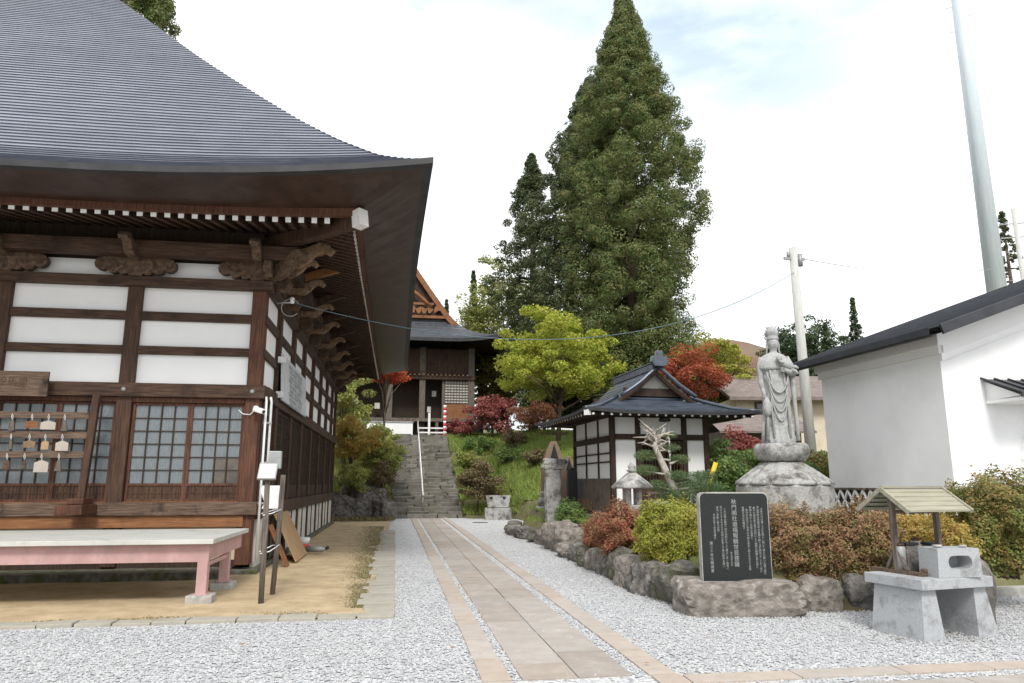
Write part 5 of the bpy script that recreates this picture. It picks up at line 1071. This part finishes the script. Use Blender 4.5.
for i, (x, y, z, h, r, lb) in enumerate(((28.0, 46.2, 3, 8.9, 1.6, 'dark fir just right of the utility pole'), (31.9, 45.6, 3, 11.6, 1.0, 'pointed dark fir standing alone above the storehouse roof'), (29.8, 45.9, 3, 9.6, 1.4, 'dark fir between the utility pole and the pointed fir'), (26.6, 47, 3, 9.2, 1.3, 'dark fir just left of the utility pole behind the statue'), (34.0, 48, 3, 9.0, 1.6, 'low dark fir at the foot of the pointed fir'), (22.7, 50, 3.5, 7.6, 1.0, 'small dark fir above the right eave of the prayer hall'), (21.0, 50.5, 3.5, 8.2, 1.2, 'small dark fir beside the giant cedar base'), (45.0, 45.5, 4, 18.0, 2.6, 'dark fir behind the mast and slim pole at the right edge'))):
    conifer('fir_tree', lb, x, y, z, h, r*1.55, 'leaf_fir' if i != 7 else 'leaf_cedar_dark', 260, 40, .085, PF, 'firs behind the storehouse', 40+i, rclump=.24, bare=.12, jag=.8, droop=1.2)
def broadleaf(name, label, cat, x, y, z0, h, rx, rz_, mtl, ncl, per, size, seed, bark='bark', group=None, cz=None, rcl=.5, flat=.55, trunk_r=.14, bare=True, ry=None, lim=16):
    rng = np.random.default_rng(seed); t = thing(name, label, cat, (x, y, z0), 0, group); cz = h-rz_ if cz is None else cz; C_ = []; Rr = []
    ry = ry or rx
    for i in range(ncl):
        d = rng.normal(size=3); d /= np.linalg.norm(d); k = 1+.38*mnoise.noise(Vector(d*1.7)+Vector((seed, 0, 0)))*1.6; q = (.35+.65*rng.random()**.6)*k
        C_.append((d[0]*q*rx, d[1]*q*ry, cz+d[2]*q*rz_)); Rr.append(rcl*rng.uniform(.55, 1.2))
    V, F = clumps(np.array(C_), Rr, per, size, flat=flat, bias=.25, up=.6, asp=.55)
    limbs = []
    for i in range(lim):
        c = C_[rng.integers(len(C_))]; b0 = (.0, 0, cz*rng.uniform(.25, .7)); mid = (c[0]*.45+rng.normal()*.08*rx, c[1]*.45, (b0[2]+c[2])/2+.05*h); limbs.append(([b0, mid, c], [trunk_r*.55, trunk_r*.35, trunk_r*.12]))
    branch_wood(t, ([(0, 0, -.3), (.05*rx, 0, cz*.5), (0, .03, cz)], [trunk_r, trunk_r*.8, trunk_r*.4], 8), bark, limbs)
    npmesh('crown', V, F, mtl, t); return t
broadleaf('maple_tree', 'bright yellow-green maple on the slope left of the prayer hall roof', 'tree', 7.9, 35.2, 3.9, 6.4, 3.0, 2.45, 'leaf_lime', 170, 170, .08, 11, rcl=.58, trunk_r=.12)
broadleaf('maple_tree', 'red maple spreading behind the right side of the prayer hall roof', 'tree', 12.5, 29.6, 2.9, 4.4, 1.6, 1.05, 'leaf_red', 80, 190, .06, 12, rcl=.45)
broadleaf('maple_tree', 'yellow-green maple behind the red maple and the prayer hall roof', 'tree', 15.9, 33.8, 3.2, 5.6, 1.8, 1.9, 'leaf_azalea_yellow', 90, 150, .075, 13, rcl=.55)
broadleaf('maple_tree', 'round red maple bush at the top of the grassy slope by the upper temple', 'tree', 5.65, 43.6, 4.3, 2.5, 1.55, 1.05, 'leaf_pinkred', 60, 120, .075, 14, rcl=.45, trunk_r=.08)
broadleaf('maple_tree', 'small red and orange maple in front of the upper temple veranda', 'tree', -.7, 37, 3.4, 4.0, .9, .55, 'leaf_flame', 26, 150, .06, 15, rcl=.35, trunk_r=.07, cz=3.6)
broadleaf('orange_shrub', 'orange-leaved shrub on the slope beside the hall corner', 'shrub', -2.0, 32.9, 1.3, 3.2, 1.05, 1.1, 'leaf_orange', 60, 150, .06, 16, rcl=.34, trunk_r=.05)
broadleaf('green_shrub', 'tall loose yellow-green shrub left of the stone steps', 'shrub', -.85, 34.6, 1.0, 3.3, 1.15, 1.25, 'leaf_bamboo', 75, 150, .06, 17, rcl=.36, trunk_r=.05)
broadleaf('green_shrub', 'dark green tree behind the orange-leaved shrub at the hall corner', 'shrub', -2.6, 36.5, 2.0, 4.7, 1.5, 1.7, 'leaf_bamboo', 70, 170, .07, 18, rcl=.5, trunk_r=.08)
broadleaf('green_shrub', 'pale green low shrub over the dark rocks left of the steps', 'shrub', -1.9, 32.4, .6, 1.9, .75, .6, 'leaf_bamboo', 40, 130, .05, 19, rcl=.3, trunk_r=.04)
broadleaf('dry_shrub', 'twiggy dry shrub at the left edge of the stone steps', 'shrub', -.55, 33.0, .3, 2.3, .55, .85, 'leaf_dry', 40, 90, .05, 20, rcl=.3, trunk_r=.05)
broadleaf('dry_shrub', 'round brownish shrub at the right foot of the stone steps', 'shrub', 3.7, 33.4, .6, 1.9, .95, .8, 'leaf_dry', 60, 170, .05, 21, rcl=.32, trunk_r=.05)
broadleaf('pink_shrub', 'dull pinkish twiggy shrub right of the round red maple', 'shrub', 7.9, 41.5, 4.3, 2.0, 1.5, .8, 'leaf_azalea_red', 60, 90, .06, 22, rcl=.4, trunk_r=.05)
broadleaf('pink_shrub', 'pink-flowering shrub by the red maple below the upper temple', 'shrub', 4.0, 44.6, 4.4, 1.1, .9, .5, 'leaf_pinkred', 30, 110, .06, 23, rcl=.3, trunk_r=.04)
for i, (x, y, h, r, mt_, lb) in enumerate(((8.6, 57, 14.8, 2.8, 'leaf_bamboo', 'tallest pale yellow-green tree left of the cedars'), (6.7, 58, 13.4, 2.4, 'leaf_bamboo', 'pale olive tree behind the right tip of the upper temple roof'), (10.6, 56, 12.5, 2.6, 'leaf_bush', 'darker green tree between the pale trees and the cedars'), (10.2, 50, 8.0, 2.2, 'leaf_bamboo', 'low pale tree behind the yellow-green maple'), (13.5, 47, 6.5, 2.4, 'leaf_cedar_dark', 'dark undergrowth tree beneath the tall cedars'), (7.6, 53, 6.5, 1.8, 'leaf_bush', 'dark green tree right of the upper temple wall'), (16.6, 43, 6.5, 2.2, 'leaf_green', 'green tree at the right foot of the giant cedar'), (19.5, 44, 6.2, 2.4, 'leaf_bush', 'olive tree behind the yellow-green maple on the right'), (9.5, 44, 3.8, 2.0, 'leaf_cedar_dark', 'dark shrubby tree under the yellow-green maple'))):
    broadleaf('hillside_tree', lb, 'tree', x, y, 5.0 if y > 48 else 4.4, h, r, h*.36, mt_, 95, 120, .11, 60+i, rcl=.75, trunk_r=.14, group='trees on the hillside behind', lim=10)
for i, (x, y, h, r, mt_, lb) in enumerate(((8.6, 19.2, 2.3, .85, 'leaf_green', 'light green bush right of the prayer hall wall'), (9.6, 17.4, 1.9, .85, 'leaf_green', 'green bush directly behind the lotus pedestal'), (8.1, 16.6, 1.5, .6, 'leaf_green', 'green bush beside the yellow guy-wire guard'), (10.9, 17.6, 1.6, .8, 'leaf_bush', 'green bush between the utility pole and the storehouse'), (10.6, 20.8, 2.4, .7, 'leaf_pinkred', 'dark red bush in front of the cream house'), (9.9, 22.5, 2.0, 1.0, 'leaf_green', 'green bush behind the right end of the prayer hall'), (12.2, 19.0, 1.7, .8, 'leaf_green', 'bright green bush at the foot of the utility pole'))):
    broadleaf('garden_bush', lb, 'bush', x, y, height(x, y), h, r, h*.46, mt_, 55, 150, .045, 80+i, rcl=.3, trunk_r=.04, group='bushes behind the statue', lim=8)
for i, (x, y, z, h, r, mt_, lb) in enumerate(((28.3, 47.5, 3, 10.2, 2.1, 'leaf_fir', 'dark rounded tree behind the statue head and the utility pole'), (31.0, 48.5, 3, 10.6, 2.4, 'leaf_fir', 'dark tree mass just right of the utility pole'), (33.6, 49.5, 3, 9.6, 2.0, 'leaf_cedar_dark', 'dark tree mass under the pointed fir above the storehouse roof'), (24.5, 52, 3.5, 7.6, 1.6, 'leaf_azalea_red', 'reddish bare-looking tree left of the statue head'), (22.0, 49.0, 3.5, 7.4, 1.5, 'leaf_fir', 'dark tree behind the right end of the prayer hall roof'), (20.2, 46, 3.8, 6.4, 1.7, 'leaf_bamboo', 'yellow-green tree between the giant cedar and the statue'))):
    broadleaf('distant_tree', lb, 'tree', x, y, z, h, r, h*.34, mt_, 130, 120, .09, 160+i, rcl=.62, trunk_r=.12, group='trees far behind the statue', lim=8)
# clipped azaleas and hedge: dense lumpy domes of small leaves over a twiggy inside
def bush(name, label, cat, x, y, z, r, mtl, n, size, seed, lump=.2, freq=2.2, group=None, inner=.3, mats2=None):
    t = thing(name, label, cat, (x, y, z), 0, group)
    P, d = blob_points(n, (0, 0, 0), r, .66, seed, lump, freq); P2, d2 = blob_points(int(n*inner), (0, 0, 0), (r[0]*.8, r[1]*.8, r[2]*.8), .2, seed, lump, freq)
    P = np.concatenate([P, P2]); d = np.concatenate([d, d2]); st_ = RNG.random(len(P)) < .05; P[st_] *= RNG.uniform(1.04, 1.24, st_.sum())[:, None]; k = P[:, 2] > -r[2]*.92
    V, F = leaves(P[k], size, d[k], asp=.5, bias=.45, up=.35); npmesh('foliage', V, F, mtl, t)
    m = MB(); rng = np.random.default_rng(seed)
    for i in range(26):
        a = rng.random()*6.28; q = rng.uniform(.3, .85); m.tube([(rng.normal()*.05, rng.normal()*.05, -r[2]), (r[0]*q*.5*math.cos(a), r[1]*q*.5*math.sin(a), -r[2]*.2), (r[0]*q*math.cos(a), r[1]*q*math.sin(a), r[2]*rng.uniform(0, .6))], [.018, .012, .005], 5)
    m.build('stems', 'bark', t); return t
bush('azalea_bush', 'rust-red azalea bush left of the yellow-green one above the garden rocks', 'azalea', 3.93, 12.3, .74, (.56, .62, .42), 'leaf_azalea_red', 20000, .021, 3, .26, 2.6, 'azaleas above the garden rocks')
bush('azalea_bush', 'low pinkish-red azalea bush at the far left by the brown rocks', 'azalea', 3.95, 13.6, .60, (.42, .6, .32), 'leaf_azalea_red', 12000, .021, 13, .3, 2.6, 'azaleas above the garden rocks')
bush('azalea_bush', 'dense yellow-green azalea bush left of the black inscribed stone', 'azalea', 4.03, 10.45, .80, (.54, .56, .50), 'leaf_azalea_yellow', 26000, .020, 5, .2, 3.0, 'azaleas above the garden rocks')
for i, (x, y, z, r, mt_, lb) in enumerate(((5.25, 9.22, .68, (.64, .56, .58), 'leaf_hedge', 'reddish-brown and green shrub directly right of the black inscribed stone'), (6.15, 9.15, .70, (.64, .54, .57), 'leaf_hedge', 'olive and rust-coloured shrub behind the left of the granite table'), (7.05, 9.35, .66, (.60, .45, .45), 'leaf_orange', 'orange-tinged shrub seen under the small tan roof'), (7.7, 9.7, .70, (.5, .4, .42), 'leaf_orange', 'orange-brown shrub between the tan roof and the right-hand bush'))):
    bush('hedge_shrub', lb, 'shrub', x, y, z, r, mt_, 25000, .020, 30+i, .26, 3.0, 'hedge of autumn shrubs')
bush('large_bush', 'tall loose green and rust bush at the right edge before the storehouse', 'bush', 7.72, 8.45, 1.02, (.66, .5, .66), 'leaf_bush', 26000, .022, 44, .34, 2.8)
bush('small_bush', 'small orange-leaved bush right of the granite table by the dark boulder', 'bush', 6.62, 8.0, .78, (.24, .24, .32), 'leaf_orange', 5000, .02, 45, .3, 3)
bush('low_plant', 'low green weeds growing over the tall brown rock by the grey pillar', 'plant', 4.35, 18.2, .75, (.35, .4, .35), 'leaf_green', 4000, .028, 46, .3, 3)
# dead-limbed pine before the small hall
pn_ = thing('pine_tree', 'leaning pine with bare white trunk and flat green pads before the prayer hall door', 'pine tree', (5.45, 14.3, .55))
m = MB(); m.tube([(.35, 0, -.1), (.22, .0, .75), (.05, .02, 1.15), (-.08, .03, 1.45), (-.20, .04, 1.75), (-.16, .05, 2.02)], [.10, .085, .075, .065, .055, .035], 10); m.build('trunk', 'bark_pale', pn_)
m = MB(); rng = np.random.default_rng(8)
for i in range(26):
    s = Vector((-.19+rng.normal()*.03, .04, rng.uniform(1.6, 2.05))); a = rng.uniform(0, 6.28); L_ = rng.uniform(.2, .48); e = s+Vector((math.cos(a)*L_, math.sin(a)*L_*.7, rng.uniform(-.1, .22))); md = (s+e)/2+Vector((rng.normal()*.05, 0, .05))
    m.tube([s, md, e], [.026, .016, .006], 5); m.tube([md, md+Vector((rng.normal()*.12, rng.normal()*.1, .14))], [.012, .004], 5)
m.build('bare_branches', 'bark_pale', pn_)
m = MB(); pads = [(.2, -.1, 1.15, .26, .07), (.95, .2, 1.15, .3, .08), (-.25, -.15, .95, .26, .08), (.45, .3, .45, .4, .12), (.68, -.25, .95, .3, .1), (.55, .1, 1.05, .5, .13), (.85, 0, .85, .45, .13), (.35, -.2, .80, .42, .12), (.05, -.1, .72, .35, .10), (.75, .1, .55, .55, .14), (-.35, .1, 1.55, .30, .08), (.12, .2, 1.72, .30, .07), (.15, .2, 1.98, .22, .05), (.35, .15, 1.48, .26, .07), (-.42, 0, 1.25, .28, .08), (1.1, .1, .62, .35, .10)]
for (a, b_, c, r, h) in pads: m.tube([(.1, 0, c-.1), ((a+.1)/2, b_/2, c-.06), (a, b_, c-.02)], [.03, .02, .01], 5)
m.build('limbs', 'bark_pale', pn_)
Ps = []; 
for (a, b_, c, r, h) in pads:
    d = rand_dirs(int(9000*r*r+500)); Ps.append(d*(RNG.random(len(d))**.4)[:, None]*np.array([r, r*.8, h*1.5])+np.array([a, b_, c]))
V, F = leaves(np.concatenate(Ps), .035, None, asp=.10, bias=0, up=.3); npmesh('needles', V, F, 'leaf_pine', pn_)
# ------------------------------------------------------------------ grass on the slope and in the garden
def grass_field(name, label, n, test, size, mtl='grass', region=(-6, 22, 9, 47)):
    P = []
    x0, x1, y0, y1 = region
    while len(P) < n:
        x = random.uniform(x0, x1); y = random.uniform(y0, y1)
        if test(x, y): P.append((x, y, height(x, y)-.01))
    P = np.array(P); n = len(P); a = RNG.random(n)*6.283; s = size*RNG.uniform(.5, 1.4, n); w = s*.16; c, d = np.cos(a), np.sin(a); l = RNG.normal(size=(n, 2))*.35*s[:, None]
    V = np.stack([P+np.stack([-c*w, -d*w, 0*w], 1), P+np.stack([c*w, d*w, 0*w], 1), P+np.stack([l[:, 0], l[:, 1], s], 1)], 1).reshape(-1, 3)
    tag(npmesh(name, V, np.arange(3*n).reshape(n, 3), mtl), label, kind='stuff')
grass_field('grass', 'bright green grass and weeds covering the slope', 60000, lambda x, y: not (-.5 < x < 3.1) and x > 3.0 and height(x, y) > .15 and mnoise.noise(Vector((x*.5, y*.5, 4))) > -.25, .20, region=(3, 11, 31.4, 46))
grass_field('garden_grass', 'short grass in the raised garden', 40000, lambda x, y: gsd(x, y) > .12 and mnoise.noise(Vector((x*.8, y*.8, 8))) > -.2, .07, region=(3.6, 12, 9, 30))
grass_field('dry_grass', 'dry brown grass tufts among the green slope', 15000, lambda x, y: gsd(x, y) > .1 and mnoise.noise(Vector((x*.7, y*.7, 14))) > .1, .16, 'leaf_dry', region=(3.2, 12, 22, 46))
grass_field('slope_weeds', 'weeds covering the bank left of the stone steps', 16000, lambda x, y: height(x, y) > .1, .22, 'leaf_bamboo', region=(-6, -.35, 32.6, 46))
P = np.array([(random.uniform(-4.5, 0), random.gauss(30.9, .35), .06+random.random()*.1) for _ in range(2600)]); V, F = leaves(P, .05, up=.6)
tag(npmesh('leaf_litter', V, F, 'leaf_dry'), 'dry leaf litter and weeds at the foot of the rocks', kind='stuff')
# fallen leaves
P = [(random.uniform(-5, 7), random.uniform(6, 20), .036) for _ in range(60)]; P = np.array([p for p in P if p[0] > .1 or p[1] < 8.8])
V, F = leaves(P, .028, up=6); tag(npmesh('fallen_leaves', V, F, 'fallen_leaf'), 'scattered small fallen leaves on the yard', kind='stuff')

for i, (x, y, h, rr, mt_, lb) in enumerate(((4.6, 35.5, 1.0, .7, 'leaf_bush', 'low green shrub low on the slope just above the stone trough'), (5.8, 37.5, .9, .8, 'leaf_green', 'low leafy plant in the middle of the grassy slope'), (3.7, 38.8, 1.1, .6, 'leaf_bamboo', 'pale green weedy shrub beside the middle of the stone steps'), (6.6, 40.5, .9, .9, 'leaf_dry', 'dry brown shrub high on the slope below the pinkish shrub'), (4.6, 41.6, 1.0, .9, 'leaf_green', 'green ground shrub below the round red maple'), (6.9, 35.2, .8, .7, 'leaf_dry', 'dry weedy clump at the right of the grassy slope'))):
    broadleaf('slope_plant', lb, 'shrub', x, y, height(x, y), h, rr, h*.5, mt_, 36, 90, .05, 200+i, rcl=.28, trunk_r=.025, group='low shrubs on the grassy slope', lim=8)
P = []
for i in range(7, 16):
    (x1, y1), (x2, y2) = GW[i], GW[i+1]
    for _ in range(90): u = random.random(); P.append((x1+(x2-x1)*u-.22-abs(random.gauss(0, .10)), y1+(y2-y1)*u, .02))
for _ in range(420): P.append((random.gauss(5.75, .38), random.gauss(7.15, .22), .018))
for _ in range(160): P.append((random.uniform(4.9, 9), 8.25+random.gauss(0, .12), .02))
V, F = leaves(np.array(P), .013, up=4)
tag(npmesh('leaf_debris', V, F, 'leaf_dry'), 'small dry leaves and soil bits gathered along the rock edging', kind='stuff')
